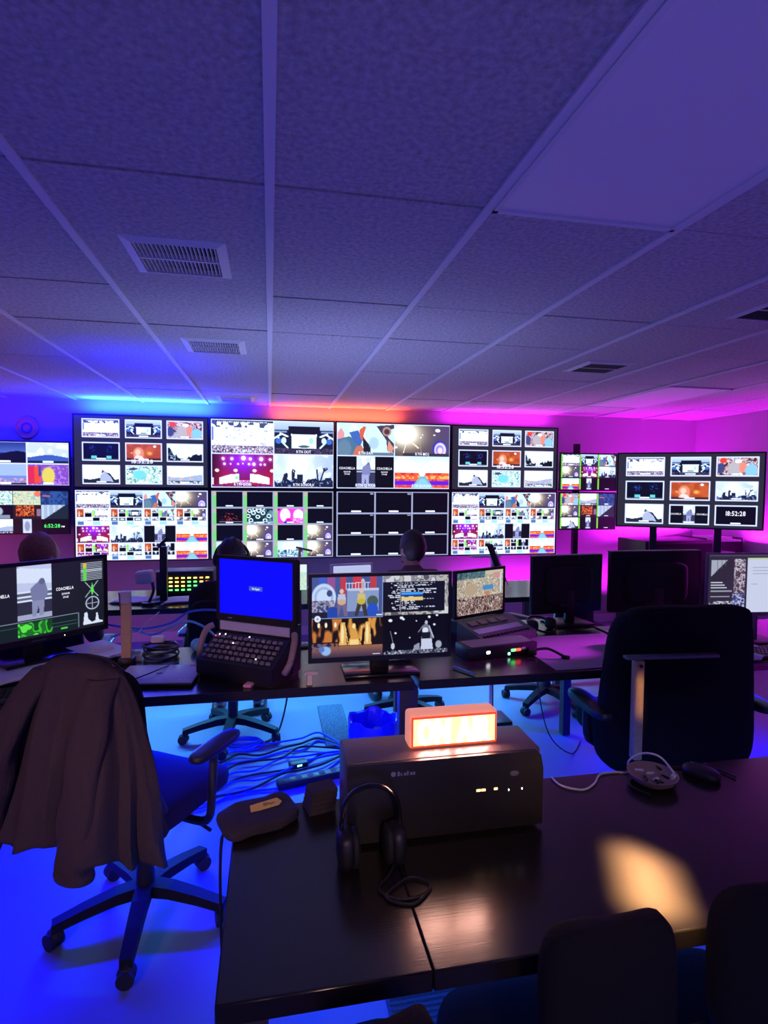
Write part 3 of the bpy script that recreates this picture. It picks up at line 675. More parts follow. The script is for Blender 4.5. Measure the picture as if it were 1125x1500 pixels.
# small screens left of the wall
def p_dusk(h, w):
    a = full(h, w, (30, 45, 110)); vgrad(a, 0, .5, (35, 50, 120), (75, 95, 170)); X, Y = grid(h, w); put(a, Y > .5 + .08 * np.sin(X * 6), (10, 12, 30)); return a
def p_hill(h, w):
    a = full(h, w, (190, 200, 230)); put(a, np.clip((vn(h, w, 5) - .4) * 2, 0, .7), (235, 240, 250)); X, Y = grid(h, w); put(a, Y > .66 - .07 * np.sin(X * 5 - 1), (55, 85, 160)); put(a, Y > .88, (20, 25, 50)); return a
def p_desert(h, w):
    a = full(h, w, (150, 170, 225)); X, Y = grid(h, w); put(a, Y > .55, (110, 125, 190)); mottle(a, .68, .9, [(150, 110, 150), (120, 130, 190), (190, 150, 180)], 12); put(a, Y > .9, (30, 30, 60)); return a
def p_mascot(h, w):
    a = full(h, w, (120, 70, 170)); put(a, (vn(h, w, 14) > .6) * 1., (165, 110, 205)); rect(a, 0, .1, .22, .95, (200, 40, 70)); rect(a, .16, .08, .33, .9, (225, 70, 40)); rect(a, .26, .1, .32, .6, (70, 60, 120)); ell(a, .5, .55, .16, .42, (210, 190, 80), .3); return a
def four_small(): 
    a = full(72, 128, WH)
    for k, kd in enumerate((p_dusk, p_hill, p_desert, p_mascot)):
        i, j = k % 2, k // 2; tile(a, .01 + i * .495, .02 + j * .49, .49 + i * .5, .49 + j * .49, kd)
    return a
def p_fire(h, w):
    a = full(h, w, (35, 20, 22)); mottle(a, .05, .8, [(40, 20, 20), (190, 70, 25), (225, 110, 40), (60, 30, 30)], 9, .1, .75); rect(a, .85, .3, 1, .8, (130, 100, 120)); return a
def p_blue2(h, w):
    a = full(h, w, (25, 50, 100)); put(a, (vn(h, w, 7) > .55) * 1., (40, 75, 135)); rect(a, .05, .32, .35, .4, (190, 90, 90)); return a
def p_curtain(h, w):
    a = full(h, w, (150, 165, 185)); X, Y = grid(h, w); put(a, (np.sin(X * 30) > .3) * .5, (200, 210, 225)); poly(a, [(1, 0), (1, 1), (.1, 1), (.9, 0)], (22, 34, 44)); return a
def p_pale(h, w):
    a = full(h, w, (195, 205, 165)); mottle(a, .1, .9, [(200, 205, 160), (130, 170, 165), (215, 200, 150), (180, 190, 180)], 6); ell(a, .9, .2, .14, .2, (220, 110, 80), .4); return a
def p_sil(h, w): a = p_dark(h, w); ell(a, .5, .45, .16, .3, (150, 165, 175), .5); rect(a, .2, .7, .9, .95, (120, 130, 150)); return a
def p_bw(h, w): a = full(h, w, (12, 13, 20)); rect(a, .34, 0, .66, 1, (190, 195, 215)); ell(a, .5, .5, .1, .35, (130, 135, 160), .5); return a
def nine_left():
    a = full(72, 128, (10, 10, 14))
    for k, kd in enumerate((p_green, p_pale, p_blue2, p_sil, p_fire, p_curtain, p_land, p_bw, p_dark)):
        i, j = k % 3, k // 3; tile(a, .01 + i * .33, .01 + j * .33, .335 + i * .33, .335 + j * .33, kd, capt=False)
    return a
t = tv('small upper screen at the left edge with landscape and yellow figure pictures', -2.218, 5.9, 1.546, .745, .424, four_small(), group='small screens left of the video wall', depth=.04)
t = tv('small lower screen at the left edge with a green clock', -2.228, 5.9, 1.098, .745, .420, nine_left(), texts=[('6:52:28', .80, .83, .085, 'text_green', .19), ('PM', .93, .85, .04, 'text_white')], group='small screens left of the video wall', depth=.04)
# stacked pair on a pole right of the wall
SM1 = [p_main, p_out, p_crowd, p_moj, p_gobi, p_hands, p_quasar, p_q, p_dark]
SM2 = [p_people, p_land, p_blue2, p_moj, p_fire, p_curtain, p_hood, p_q, p_dark]
for lab, z, sm in (('upper of two small stacked screens by the magenta wall', 1.540, SM1), ('lower of two small stacked screens by the magenta wall', 1.108, SM2)):
    t = tv(lab, 3.45, 5.8, z, .70, .418, board_small(sm), group='small screens stacked on the black pole', mount=False, depth=.035)
    obj('mount_plate', MB().box(-.18, .03, .12, .02, .06, .30), 'dark_metal', t)
t = thing('screen_stand', 'black pole stand rising behind the small stacked screens', 'stand', (3.355, 5.885, 0))
obj('pole', MB().box(-.03, -.022, .02, .03, .022, 2.06), 'black_plastic', t); obj('base', MB().rbox(-.35, -.13, 0, .35, .14, .03, .01), 'black_plastic', t)
# angled large screen at the right
R_L, R_R = Vector((3.227, 4.92, 0)), Vector((4.290, 4.32, 0)); d = R_R - R_L
ya_ = math.atan2(d.y, d.x); c = (R_L + R_R) / 2
NINE2 = [p_main, p_out, p_people, p_night, p_orange, p_hands, p_hood, p_q, p_dark]
t = tv('large angled screen at the right showing nine framed pictures and a clock', c.x, c.y, 1.212, d.length, .70, board_nine(NINE2), ya_, texts=[('18:52:28', .825, .80, .06, 'text_white', .13), ('COACHELLA', .42, .82, .022, 'text_white', .075), ('COACHELLA', .60, .82, .022, 'text_white', .075)], mount=False)
obj('mount_plate', MB().box(-.2, .045, .2, .2, .075, .5), 'dark_metal', t)
t = thing('screen_stand', 'black floor stand carrying the large angled screen at right', 'stand', (c.x - math.sin(ya_) * .10, c.y + math.cos(ya_) * .10, 0), ya_)
obj('pole', MB().box(-.3, -.02, .02, -.24, .02, 1.55).box(.24, -.02, .02, .30, .02, 1.55).box(-.3, -.02, 1.4, .3, .0, 1.46), 'black_plastic', t); obj('base', MB().rbox(-.4, -.25, 0, .4, .25, .03, .01), 'black_plastic', t)

# ================================================================== DESKS
def desk(label, xa, xb, ya, yb, top, m, legm, thick=.035, seams=(), apron=None, legs=None, group=None, name='desk'):
    t = thing(name, label, 'desk', ((xa + xb) / 2, (ya + yb) / 2, 0), group=group)
    w, h = (xb - xa) / 2, (yb - ya) / 2; cuts = [-w] + [s - (xa + xb) / 2 for s in seams] + [w]
    for a, b in zip(cuts, cuts[1:]): obj('tabletop', MB().rbox(a + .0006, -h, top - thick, b - .0006, h, top, .003, 1), m, t)
    if apron: obj('apron', MB().box(-w + .05, -h + .03, top - thick - apron, w - .05, -h + .05, top - thick), m, t)
    for lx, ly in (legs or [(-w + .06, -h + .07), (w - .06, -h + .07), (-w + .06, h - .07), (w - .06, h - .07)]):
        obj('leg', MB().box(lx - .025, ly - .025, 0, lx + .025, ly + .025, top - thick), legm, t)
    return t
desk('near dark glossy wooden table with the glowing sign on it', -.09, 1.75, .926, 1.505, .75, 'near_table', 'desk_leg', .04, seams=(.28,), apron=.02, legs=[(-.86, -.20), (-.86, .22), (.86, -.22), (.86, .22)], name='table')
desk('long dark desk at left behind the jacket chair', -2.2, .62, 2.392, 3.10, .74, 'desk_dark', 'desk_leg', .04, group='desks of the middle row', legs=[(-1.35, -.27), (1.383, -.26), (-1.35, .27), (-.4, .3)])
desk('dark glossy desk under the two turned-away monitors', .64, 1.92, 2.392, 3.385, .74, 'desk_dark', 'desk_leg', .04, group='desks of the middle row', legs=[(-.52, .1), (.58, -.45), (-.52, .44), (.58, .44)])
desk('dark desk at the right edge under the document monitor', 1.94, 3.3, 2.36, 3.15, .74, 'desk_dark', 'desk_leg', .04, group='desks of the middle row', legs=[(.0, -.30), (-.6, .33), (.62, -.33), (.62, .33)])
desk('long back desk under the screen wall where people sit', -2.6, 2.3, 4.08, 4.80, .74, 'desk_dark', 'desk_leg', .04)
mat('stand_in_mat', (0.30, 0.24, 0.34), 0.6, vary=0.1, scale=80, bump=0.1)  # for an added mat that stands in for light on the bare desk
tag(obj('stand_in_mat', MB().rbox(1.30, 2.415, .741, 1.895, 2.98, .745, .0015, 1), 'stand_in_mat'), 'added mat standing in for the purple-lit patch of desk before the smaller turned-away monitor', 'mat')
# rugs
t = obj('rug', MB().rbox(.33, 3.40, .0, .505, 4.05, .012, .004, 1), 'rug'); tag(t, 'speckled grey rug piece on the floor under the back desk', 'rug')
t = thing('rug', 'dark ribbed rug on the floor under the near table', 'rug', (.9, 1.35, 0))
obj('backing', MB().rbox(-.55, -.13, 0, .35, .38, .008, .003, 1), 'rug_rib', t)
rb = MB()
for k in range(26): rb.cyl((-.54, -.12 + k * .0195, .008), (.34, -.12 + k * .0195, .008), .006, 6)
o = obj('ribs', rb, 'rug_rib', t); o['kind'] = 'stuff'

# ================================================================== OFFICE CHAIRS
def caster_mesh():
    m = MB()
    for s in (-1, 1): m.cyl((s * .006, 0, .028), (s * .024, 0, .028), .028, 16)
    m.cyl((0, 0, .03), (0, 0, .075), .008, 8); m.sell((0, 0, .038), .022, .03, .026, nu=14, nv=8)
    me = m.mesh('caster'); me.materials.append(MATS['caster']); return me
CASTER = caster_mesh()
def office_chair(label, loc, rotz, a0=0.0, seat_h=.47, back=(.46, .50, .60), arms=True, group=None, base_rot=0.0, seat_m='chair_fabric', spine=None):
    """local: faces +y. back = width, height, z of its bottom"""
    t = thing('office_chair', label, 'chair', loc, rotz, group)
    for k in range(5):
        a = base_rot + k * 2 * PI / 5; ca, sa = math.cos(a), math.sin(a)
        m = MB(); pts = [(0, .115), (.10, .112), (.20, .095), (.30, .072)]
        v = []
        for r, z in pts:
            wd = .030 - .032 * r; hh = .022 - .02 * r
            for sx, sz in ((-1, -1), (1, -1), (1, 1), (-1, 1)): v.append((ca * r - sa * wd * sx, sa * r + ca * wd * sx, z + hh * sz))
        f = [(i * 4 + q, i * 4 + (q + 1) % 4, i * 4 + 4 + (q + 1) % 4, i * 4 + 4 + q) for i in range(3) for q in range(4)] + [(12, 13, 14, 15)]
        m.add(v, f); l = obj('base_leg', m, 'chair_base', t)
        obj('caster', CASTER, None, l, loc=(ca * .295, sa * .295, 0), rotz=a + .6 * (k % 3))
    obj('gas_column', MB().cyl((0, 0, .10), (0, 0, .26), .032, 16).cyl((0, 0, .25), (0, 0, seat_h - .05), .016, 12), 'black_plastic', t)
    obj('tilt_mechanism', MB().rbox(-.09, -.13, seat_h - .085, .09, .12, seat_h - .045, .015), 'black_plastic', t)
    obj('lever', MB().tube([(.08, .0, seat_h - .07), (.2, .02, seat_h - .08), (.27, .02, seat_h - .10)], .007, 8, 3), 'black_plastic', t)
    obj('seat', MB().sell((0, .01, seat_h), .245, .245, .05, .5, .45, nu=36, nv=12, fn=lambda p: Vector((p.x, p.y, p.z - .05 * max(0, (p.y - .12)) * 3 + .02 * (p.x / .25) ** 2))), seat_m, t)
    w, h, z = back; tl = math.radians(-9)
    bx = T(0, -.235, z) @ RX(-tl)
    obj('backrest', MB().sell((0, 0, h / 2), w / 2, .035, h / 2, .42, .42, nu=36, nv=18, xf=bx, fn=lambda p: Vector((p.x * (1 - .10 * (p.z / h + .5)), p.y + .05 * (p.x / (w / 2)) ** 2 + .02 * math.sin(p.z / h * 3), p.z))), 'chair_fabric', t)
    obj('back_post', MB().tube([(0, -.10, seat_h - .07), (0, -.24, seat_h - .055), (0, -.285, seat_h + .05), (0, -.285 - .02, z + h * .45)], .018, 8, 4), 'black_plastic', t)
    if arms:
        for s in (-1, 1):
            p = obj('arm_post', MB().tube([(s * .16, 0, seat_h - .06), (s * .27, 0, seat_h - .05), (s * .29, 0, seat_h + .06), (s * .285, .02, seat_h + .19)], .015, 8, 4), 'black_plastic', t)
            obj('arm_pad', MB().sell((s * .285, .03, seat_h + .205), .037, .13, .018, .6, .6, nu=20, nv=8), 'black_plastic', p)
    return t
# chair with the jacket, left foreground: faces away to the right
dir_a = math.radians(60) - PI / 2
office_chair('black office chair with a dark jacket hung over its back', (-.45, 2.17, 0), dir_a, back=(.42, .46, .56), base_rot=-PI / 2 - dir_a, seat_m='seat_fabric')
# chairs of the people in the back row
office_chair('black office chair under the brown-haired person', (.925, 3.74, 0), .12, base_rot=.35, group='chairs along the back desk', back=(.46, .46, .54))
office_chair('black office chair under the black-haired person', (-.23, 3.66, 0), -.1, base_rot=.9, group='chairs along the back desk', back=(.46, .40, .52))
office_chair('black office chair under the person at the left edge', (-1.215, 3.48, 0), .1, base_rot=.2, group='chairs along the back desk', back=(.46, .40, .52))
office_chair('empty black office chair on casters behind the turned-away monitors', (1.98, 3.82, 0), .5, base_rot=.75, group='chairs along the back desk', back=(.44, .36, .52))

# large black chair at the right, back to the camera
t = thing('high_back_chair', 'big black high-back chair with a tan bar, right of the near table', 'chair', (1.755, 2.08, 0), -.08)
obj('backrest', MB().sell((-.02, 0, .73), .375, .055, .36, .32, .35, nu=40, nv=20, fn=lambda p: Vector((p.x * (1 - .24 * (p.z + .36)), p.y + .07 * (p.x / .33) ** 2 - .05 * p.z, p.z))), 'chair_fabric', t)
obj('headrest', MB().sell((-.02, -.02, 1.02), .28, .05, .085, .5, .4, nu=32, nv=12, fn=lambda p: Vector((p.x, p.y + .06 * (p.x / .3) ** 2, p.z))), 'chair_fabric', t)
obj('seat', MB().sell((0, .30, .46), .30, .28, .07, .5, .45, nu=36, nv=12), 'chair_fabric', t)
b_ = obj('back_bar', MB().rbox(-.322, -.100, .50, -.285, -.060, .905, .006), 'tan_bar', t); b_['label'] = 'upright tan bar with a screw at its top'
obj('screw', MB().cyl((-.3035, -.099, .885), (-.3035, -.106, .885), .007, 12), 'screw', b_)
obj('cross_rail', MB().rbox(-.36, -.098, .908, .04, -.060, .922, .005), 'grey_plastic', t)
for s in (-1, 1):
    a_ = obj('arm_post', MB().tube([(s * .26, .2, .44), (s * .36, .2, .46), (s * .375, .2, .60)], .02, 8, 4), 'black_plastic', t); obj('arm_pad', MB().sell((s * .375, .18, .63), .045, .17, .025, .6, .6, nu=20, nv=8), 'black_plastic', a_)
obj('gas_column', MB().cyl((0, .28, .10), (0, .28, .40), .03, 16), 'black_plastic', t)
for k in range(5):
    a = .3 + k * 2 * PI / 5; l = obj('base_leg', MB().cone((0, .28, .11), (.31 * math.cos(a), .28 + .31 * math.sin(a), .075), .032, .018, 10), 'black_plastic', t)
    obj('caster', CASTER, None, l, loc=(.30 * math.cos(a), .28 + .30 * math.sin(a), 0), rotz=a)

# chairs drawn up at the near side of the near table (only their backs show)
def side_chair(label, x, y, rz, top=.90, w=.22):
    t = thing('conference_chair', label, 'chair', (x, y, 0), rz, 'black chairs at the near side of the near table')
    obj('backrest', MB().sell((0, 0, top - .19), w / 2, .028, .19, .38, .4, nu=32, nv=16, fn=lambda p: Vector((p.x * (1 - .28 * max(0, -p.z) / .19), p.y + .02 * (p.x / (w / 2)) ** 2 + .03 * p.z, p.z))), 'chair_fabric', t)
    obj('seat', MB().sell((0, .19, .45), .21, .20, .04, .5, .45, nu=32, nv=10), 'chair_fabric', t)
    obj('back_post', MB().bar((0, -.035, top - .25), (0, .03, .44), .06, .02), 'black_plastic', t)
    for sx in (-1, 1):
        for sy in (.03, .34): obj('leg', MB().cone((sx * .17, sy, .42), (sx * .20, sy + (.03 if sy > .1 else -.03), 0), .015, .011, 10), 'black_plastic', t)
    return t
side_chair('black chair back before the warm light patch, with rounded top corner', .548, .80, 0, .895, .24)
side_chair('black chair back at the lower right corner of the photo', .875, .80, 0, .912, .26)
side_chair('black chair at the bottom edge, left of centre', .165, .74, .2, .845, .16)

# ================================================================== JACKET over the left chair
def jacket():
    ax = Vector((math.cos(dir_a), math.sin(dir_a), 0)); nrm = Vector((-math.sin(dir_a), math.cos(dir_a), 0))     # lateral, facing
    cen = Vector((-.45, 2.17, 0)) - nrm * .262
    t = thing('jacket', 'dark fuzzy jacket draped over the office chair in the left foreground', 'jacket', (cen.x, cen.y, .40))
    n, rws = 110, 40; v = []
    for j in range(rws + 1):
        q = j / rws
        A = .160 + .165 * q ** .75 + .02 * math.sin(q * 5); B = .056 + .085 * q
        e = min(1, q / .10); e = math.sqrt(1 - (1 - e) ** 2)
        for i in range(n):
            th = 2 * PI * i / n
            fold = 1 + (.08 + .48 * q) * (.55 * math.sin(7 * th + 1.3 + .8 * q) + .35 * math.sin(12 * th + 2 * q) + .22 * math.sin(19 * th - 1.5 * q))
            x = A * math.cos(th) * (.80 + .20 * e); y = B * math.sin(th) * fold * e
            x *= 1 + .3 * (fold - 1)
            hem = .555 + .07 * max(0, -math.cos(th)) + .055 * math.sin(2 * th + 2.4) + .03 * math.sin(3 * th + .4) + .012 * math.sin(9 * th)
            z = 1.055 - .012 * (x / .17) ** 2 * (1 - q) - hem * q - .05 * abs(x / .19) ** 2.5 * (1 - q)
            p = cen + ax * x + nrm * y - nrm * .02 * q
            v.append((p.x - cen.x, p.y - cen.y, z - .40))
    f = [(j * n + i, j * n + (i + 1) % n, (j + 1) * n + (i + 1) % n, (j + 1) * n + i) for j in range(rws) for i in range(n)]
    f = [tuple(reversed(q)) for q in f]
    m = MB(); m.add(v, f, True); m.add(v[:n], [tuple(range(n))], True)
    o = obj('jacket_body', m, 'jacket_cloth', t); md = o.modifiers.new('thickness', 'SOLIDIFY'); md.thickness = .008; md.offset = -1
    def sleeve(pts, r0_, r1_, ph_):
        P = [Vector(p) for p in pts]; mm = MB(); k = 24; vv = []; mseg = 30
        for a in range(mseg + 1):
            s = a / mseg * (len(P) - 1); i = min(int(s), len(P) - 2); u = s - i
            p0, p1, p2, p3 = P[max(0, i - 1)], P[i], P[i + 1], P[min(len(P) - 1, i + 2)]
            c_ = .5 * (2 * p1 + (p2 - p0) * u + (2 * p0 - 5 * p1 + 4 * p2 - p3) * u * u + (3 * p1 - p0 - 3 * p2 + p3) * u ** 3)
            w_ = a / mseg; R_ = r0_ * (1 - w_) + r1_ * w_
            for b in range(k):
                th = 2 * PI * b / k; rr_ = R_ * (1 + .10 * math.sin(3 * th + 5 * w_ + ph_) + .07 * math.sin(22 * w_ + 2 * math.sin(th)))
                off = ax * (rr_ * math.cos(th)) + nrm * (rr_ * .62 * math.sin(th)); vv.append((c_.x + off.x - cen.x, c_.y + off.y - cen.y, c_.z + off.z - .40))
        ff = [(a * k + b, a * k + (b + 1) % k, (a + 1) * k + (b + 1) % k, (a + 1) * k + b) for a in range(mseg) for b in range(k)]
        mm.add(vv, ff, True); mm.add(vv[:k], [tuple(range(k - 1, -1, -1))]); mm.add(vv[-k:], [tuple(range(k))])
        return obj('sleeve', mm, 'jacket_cloth', t)
    b0 = cen - nrm * .07
    s1 = sleeve([cen + ax * .10 + Vector((0, 0, 1.0)) - nrm * .03, b0 + ax * .115 + Vector((0, 0, .85)) - nrm * .02, b0 + ax * .11 + Vector((0, 0, .62)) - nrm * .06, b0 + ax * .10 + Vector((0, 0, .445)) - nrm * .07], .055, .062, 0)
    s2 = sleeve([cen - ax * .13 + Vector((0, 0, 1.0)) - nrm * .02, b0 - ax * .19 + Vector((0, 0, .84)) - nrm * .03, b0 - ax * .235 + Vector((0, 0, .62)) - nrm * .07, b0 - ax * .275 + Vector((0, 0, .44)) - nrm * .09], .05, .075, 2)
    for s_, q in ((s1, b0 + ax * .10 - nrm * .07 + Vector((0, 0, .45))),):
        obj('cuff', MB().torus((q.x - cen.x, q.y - cen.y, q.z - .40), .058, .010, nu=28, xf=RZ(dir_a) @ Matrix.Diagonal((1, .62, 1.6, 1))), 'jacket_cloth', s_)
jacket()

# ================================================================== THINGS ON THE NEAR TABLE
ZT = .75
t = thing('equipment_box', 'dark boxy machine under the glowing sign on the near table', 'machine', (.416, 1.355, ZT))
obj('case', MB().rbox(-.243, -.063, .006, .243, .072, .20, .006), 'box_grey', t)
obj('front_panel', MB().prism([(-.241, .010), (.247, .010), (.247, .15), (.240, .185), (.228, .197), (-.241, .197)], -.072, -.061), 'box_front', t)
for x in (-.21, .21):
    for y in (-.045, .045): obj('foot', MB().cyl((x, y, 0), (x, y, .008), .012, 12), 'black_plastic', t)
mk = MB().cyl((-.133, -.0722, .170), (-.133, -.0728, .170), .006, 12)
for k, w_ in enumerate((.005, .003, .006, .004, .006, .005)): mk.box(-.123 + k * .0075, -.0729, .165, -.123 + k * .0075 + w_, -.0722, .165 + (.010 if k in (0, 3) else .0065))
obj('logo', mk, 'print_pale', t)
for x0, w_ in ((.073, .011), (.086, .010), (.118, .009)): obj('indicator', MB().box(x0, -.0735, .108, x0 + w_, -.0715, .1135), 'led_amber', t)
for x0 in (.155, .19): obj('indicator', MB().box(x0, -.0735, .103, x0 + .002, -.0715, .107), 'led_white', t)
obj('button', MB().sell((.17, -.0725, .145), .012, .003, .007, nu=18, nv=8), 'grey_plastic', t)
# sign
t = thing('lightbox_sign', 'glowing orange ON AIR light box on the dark machine', 'sign', (.4475, 1.357, ZT + .20))
obj('case', MB().rbox(-.115, -.024, 0, .115, .030, .086, .010, 3), 'lamp_case', t)
fr = MB(); fr.box(-.109, -.028, .006, .109, -.023, .0095); fr.box(-.109, -.028, .0765, .109, -.023, .080); fr.box(-.109, -.028, .006, -.1055, -.023, .080); fr.box(.1055, -.028, .006, .109, -.023, .080)
obj('frame', fr, 'lamp_frame', t)
p_ = obj('panel', MB().box(-.1055, -.0265, .0095, .1055, -.0235, .0765), 'lamp_panel', t)
tx = MB()
for o_ in (-.0025, .0, .0025): text_into(tx, 'ON', -.053 + o_, .043, .060, T(0, -.0273, 0) @ RX(PI / 2), .078); text_into(tx, 'AIR', .050 + o_, .043, .060, T(0, -.0273, 0) @ RX(PI / 2), .082)
obj('lettering', tx, 'lamp_letters', p_)
# headphones
t = thing('headphones', 'black headphones standing in front of the dark machine', 'headphones', (.222, 1.238, ZT))
obj('headband', MB().torus((0, 0, .110), .064, .0055, nu=40, nv=10, xf=RX(PI / 2) @ Matrix.Diagonal((1, 1, 2.2, 1)), a0=0, a1=PI), 'black_gloss', t)
for s in (-1, 1):
    obj('slider', MB().tube([(s * .064, 0, .112), (s * .067, -.004, .085), (s * .064, -.008, .055)], .005, 8, 4), 'black_gloss', t)
    e_ = obj('ear_cup', MB().sell((s * .058, -.01, .042), .020, .038, .042, .6, .7, nu=24, nv=12), 'black_plastic', t)
    obj('cushion', MB().sell((s * .038, -.01, .042), .012, .036, .040, .7, .7, nu=24, nv=12), 'black_matte', e_)
obj('cable', MB().tube([(.05, -.03, .01), (.03, -.06, .004), (.0, -.10, .004), (.03, -.135, .004), (.085, -.135, .004), (.11, -.105, .004), (.07, -.08, .006), (.01, -.125, .004), (.06, -.155, .004), (.105, -.12, .004)], .003, 6, 6), 'cable_black', t)
# dark pouch bag and note at the far left corner
t = thing('soft_case', 'dark soft case lying at the far left corner of the near table', 'case', (-.03, 1.435, ZT))
obj('body', MB().sell((0, 0, .016), .098, .066, .017, .5, .5, nu=36, nv=10, xf=RZ(.35), fn=lambda p: p + Vector((0, 0, .004 * math.sin(p.x * 60) * math.cos(p.y * 50)))), 'case_dark', t)
obj('zip', MB().tube([(-.06, -.06, .016), (.0, -.045, .018), (.07, -.025, .016)], .002, 6, 4), 'black_plastic', t)
t = thing('sticky_note', 'yellow paper note with scribbled writing on the soft case', 'note', (-.012, 1.447, ZT + .0345), .33)
obj('paper', MB().add([(-.042, -.014, 0), (-.02, -.017, .001), (.03, -.016, .0005), (.042, -.004, .001), (.036, .016, .0015), (-.036, .015, .0005)], [(0, 1, 2, 3, 4, 5)]).add([(-.042, -.014, -.0006), (-.02, -.017, -.0006), (.03, -.016, -.0006), (.042, -.004, -.0006), (.036, .016, -.0006), (-.036, .015, -.0006)], [(5, 4, 3, 2, 1, 0)]), 'yellow_paper', t)
obj('scribble', MB().tube([(-.006, -.006, .0018), (-.003, .006, .0018), (0, -.006, .0018), (.003, .005, .0018), (.006, -.004, .0018), (.009, .003, .0018), (.012, -.005, .0018), (.018, -.002, .0018), (.022, -.004, .0018)], .0006, 5, 4), 'ink', t)
# shelf of dark cloths / paper stack between case and machine
t = thing('paper_stack', 'grey stack of worn papers leaning beside the dark machine', 'papers', (.125, 1.47, ZT), .25)
for k in range(5): obj('sheet', MB().box(-.035 + .002 * k, -.03, .0 + .012 * k, .035 + .0015 * k, .03 - .002 * k, .011 + .012 * k), 'case_dark', t)
# dish with white charging cable
t = thing('gadget_tray', 'small brown tray of glinting bits behind the white cable', 'tray', (1.075, 1.425, ZT), .25)
obj('dish', MB().lathe([(.0, .004), (.035, .004), (.055, .016), (.066, .030), (.069, .030), (.058, .012), (.038, .0), (.0, .0)], n=30), 'handle_skin', t)
for k in range(9):
    a = k * 2.4; r = .012 + .0045 * k
    obj('trinket', MB().rbox(-.012, -.004, 0, .012, .004, .006, .002, 1, xf=T(r * math.cos(a), r * math.sin(a), .006 + .0022 * k) @ RZ(a * 1.7) @ RX(.3)), 'dark_metal' if k % 3 else 'light_plastic', t)
t = thing('usb_cable', 'white cable winding across the near table into the tray', 'cable', (.80, 1.49, ZT))
pts = [(.80, 1.498), (.803, 1.455), (.83, 1.428), (.862, 1.420), (.905, 1.445), (.95, 1.488), (1.0, 1.492), (1.038, 1.485)]
obj('wire', MB().tube([(x - .80, y - 1.49, .004) for x, y in pts] + [(1.05 - .8, 1.5 - 1.49, .03), (1.075 - .8, 1.475 - 1.49, .062), (1.105 - .8, 1.44 - 1.49, .068), (1.125 - .8, 1.41 - 1.49, .04), (1.13 - .8, 1.405 - 1.49, .022)], .0028, 8, 6), 'cable_white', t)
obj('plug', MB().rbox(1.122 - .8, 1.398 - 1.49, .006, 1.138 - .8, 1.412 - 1.49, .028, .003), 'white_plastic', t)
t = thing('computer_mouse', 'black mouse on the near table beside the tray', 'mouse', (1.24, 1.43, ZT), .5)
obj('shell', MB().sell((0, 0, .012), .032, .052, .020, .8, .8, nu=24, nv=12, fn=lambda p: Vector((p.x, p.y, max(p.z, -.012)))), 'black_plastic', t)
obj('wheel', MB().cyl((-.003, .028, .026), (.003, .028, .026), .008, 14), 'grey_plastic', t)
t = obj('headset_cable', MB().tube([(1.02, 1.36, .755), (1.0, 1.42, .755), (1.08, 1.482, .755), (1.18, 1.488, .755), (1.30, 1.46, .755), (1.33, 1.40, .755)], .003, 6, 6), 'cable_black'); tag(t, 'thin black cable lying around the tray on the near table', 'cable')

# ================================================================== MIDDLE ROW OF DESKS
ZD = .74
# left monitor with the dark stage picture, on a riser board
def p_leftmon(H_=126, W_=224):
    a = full(H_, W_, (26, 28, 36)); rect(a, .36, .02, .60, .74, (222, 226, 240)); X, Y = grid(H_, W_)
    inn = (X > .36) & (X < .60)
    put(a, inn * (vn(H_, W_, 9, 3) > .5) * (Y < .35), (195, 200, 225)); put(a, inn * (Y > .37) * (Y < .41), (90, 92, 115)); put(a, inn * (Y > .44) * (Y < .47), (100, 102, 125)); put(a, inn * (Y > .49) * (Y < .67), (48, 48, 66)); put(a, inn * (Y >= .67) * (Y < .74), (165, 168, 190))
    poly(a, [(.455, .44), (.45, .32), (.50, .24), (.52, .20), (.55, .22), (.56, .30), (.575, .40), (.545, .50), (.465, .50)], (120, 122, 158)); ell(a, .53, .235, .02, .045, (100, 100, 132))
    poly(a, [(.46, .49), (.545, .49), (.54, .70), (.51, .71), (.505, .55), (.485, .71), (.46, .71)], (140, 142, 172))
    rect(a, 0, .755, .80, .765, (150, 155, 175)); rect(a, 0, .765, .80, .97, (18, 34, 34))
    for k in range(3): rect(a, .6, .80 + k * .05, .78, .805 + k * .05, (70, 90, 92)); rect(a, 0, .82 + k * .05, .36, .824 + k * .05, (60, 80, 84))
    mottle(a, .775, .96, [(20, 70, 25), (60, 190, 50), (30, 110, 35), (95, 230, 70)], 9, .36, .60); rect(a, .66, .93, .71, .95, (80, 210, 60)); rect(a, .79, .755, .80, .97, (110, 115, 130))
    for k in range(11): rect(a, .815, .045 + k * .025, .985, .055 + k * .025, (195, 200, 210))
    rect(a, .835, .05, .86, .12, (220, 190, 70)); rect(a, .835, .12, .86, .31, (100, 215, 70))
    line(a, (.85, .33), (.95, .55), .012, (170, 175, 185)); line(a, (.95, .33), (.85, .55), .012, (170, 175, 185)); poly(a, [(.905, .34), (.918, .46), (.905, .54), (.892, .46)], (90, 230, 70))
    ell(a, .905, .645, .055, .098, (190, 195, 210)); ell(a, .905, .645, .046, .082, (30, 32, 44)); rect(a, .902, .55, .908, .74, (180, 185, 200)); rect(a, .85, .64, .96, .65, (180, 185, 200))
    poly(a, [(.83, .95), (.84, .78), (.862, .77), (.87, .88), (.90, .93), (.928, .91), (.935, .80), (.945, .80), (.955, .91), (.985, .93), (.985, .95)], (225, 228, 240)); return a
L_R, L_L = Vector((-.793, 3.04, 0)), Vector((-1.14, 2.72, 0)); dm = (L_R - L_L).normalized(); wL = .64
c = L_R - dm * wL / 2; yl = math.atan2(dm.y, dm.x)
t = thing('monitor', 'large monitor at the left edge with green waveform and white lettering', 'monitor', (c.x, c.y, ZD + .045), yl)
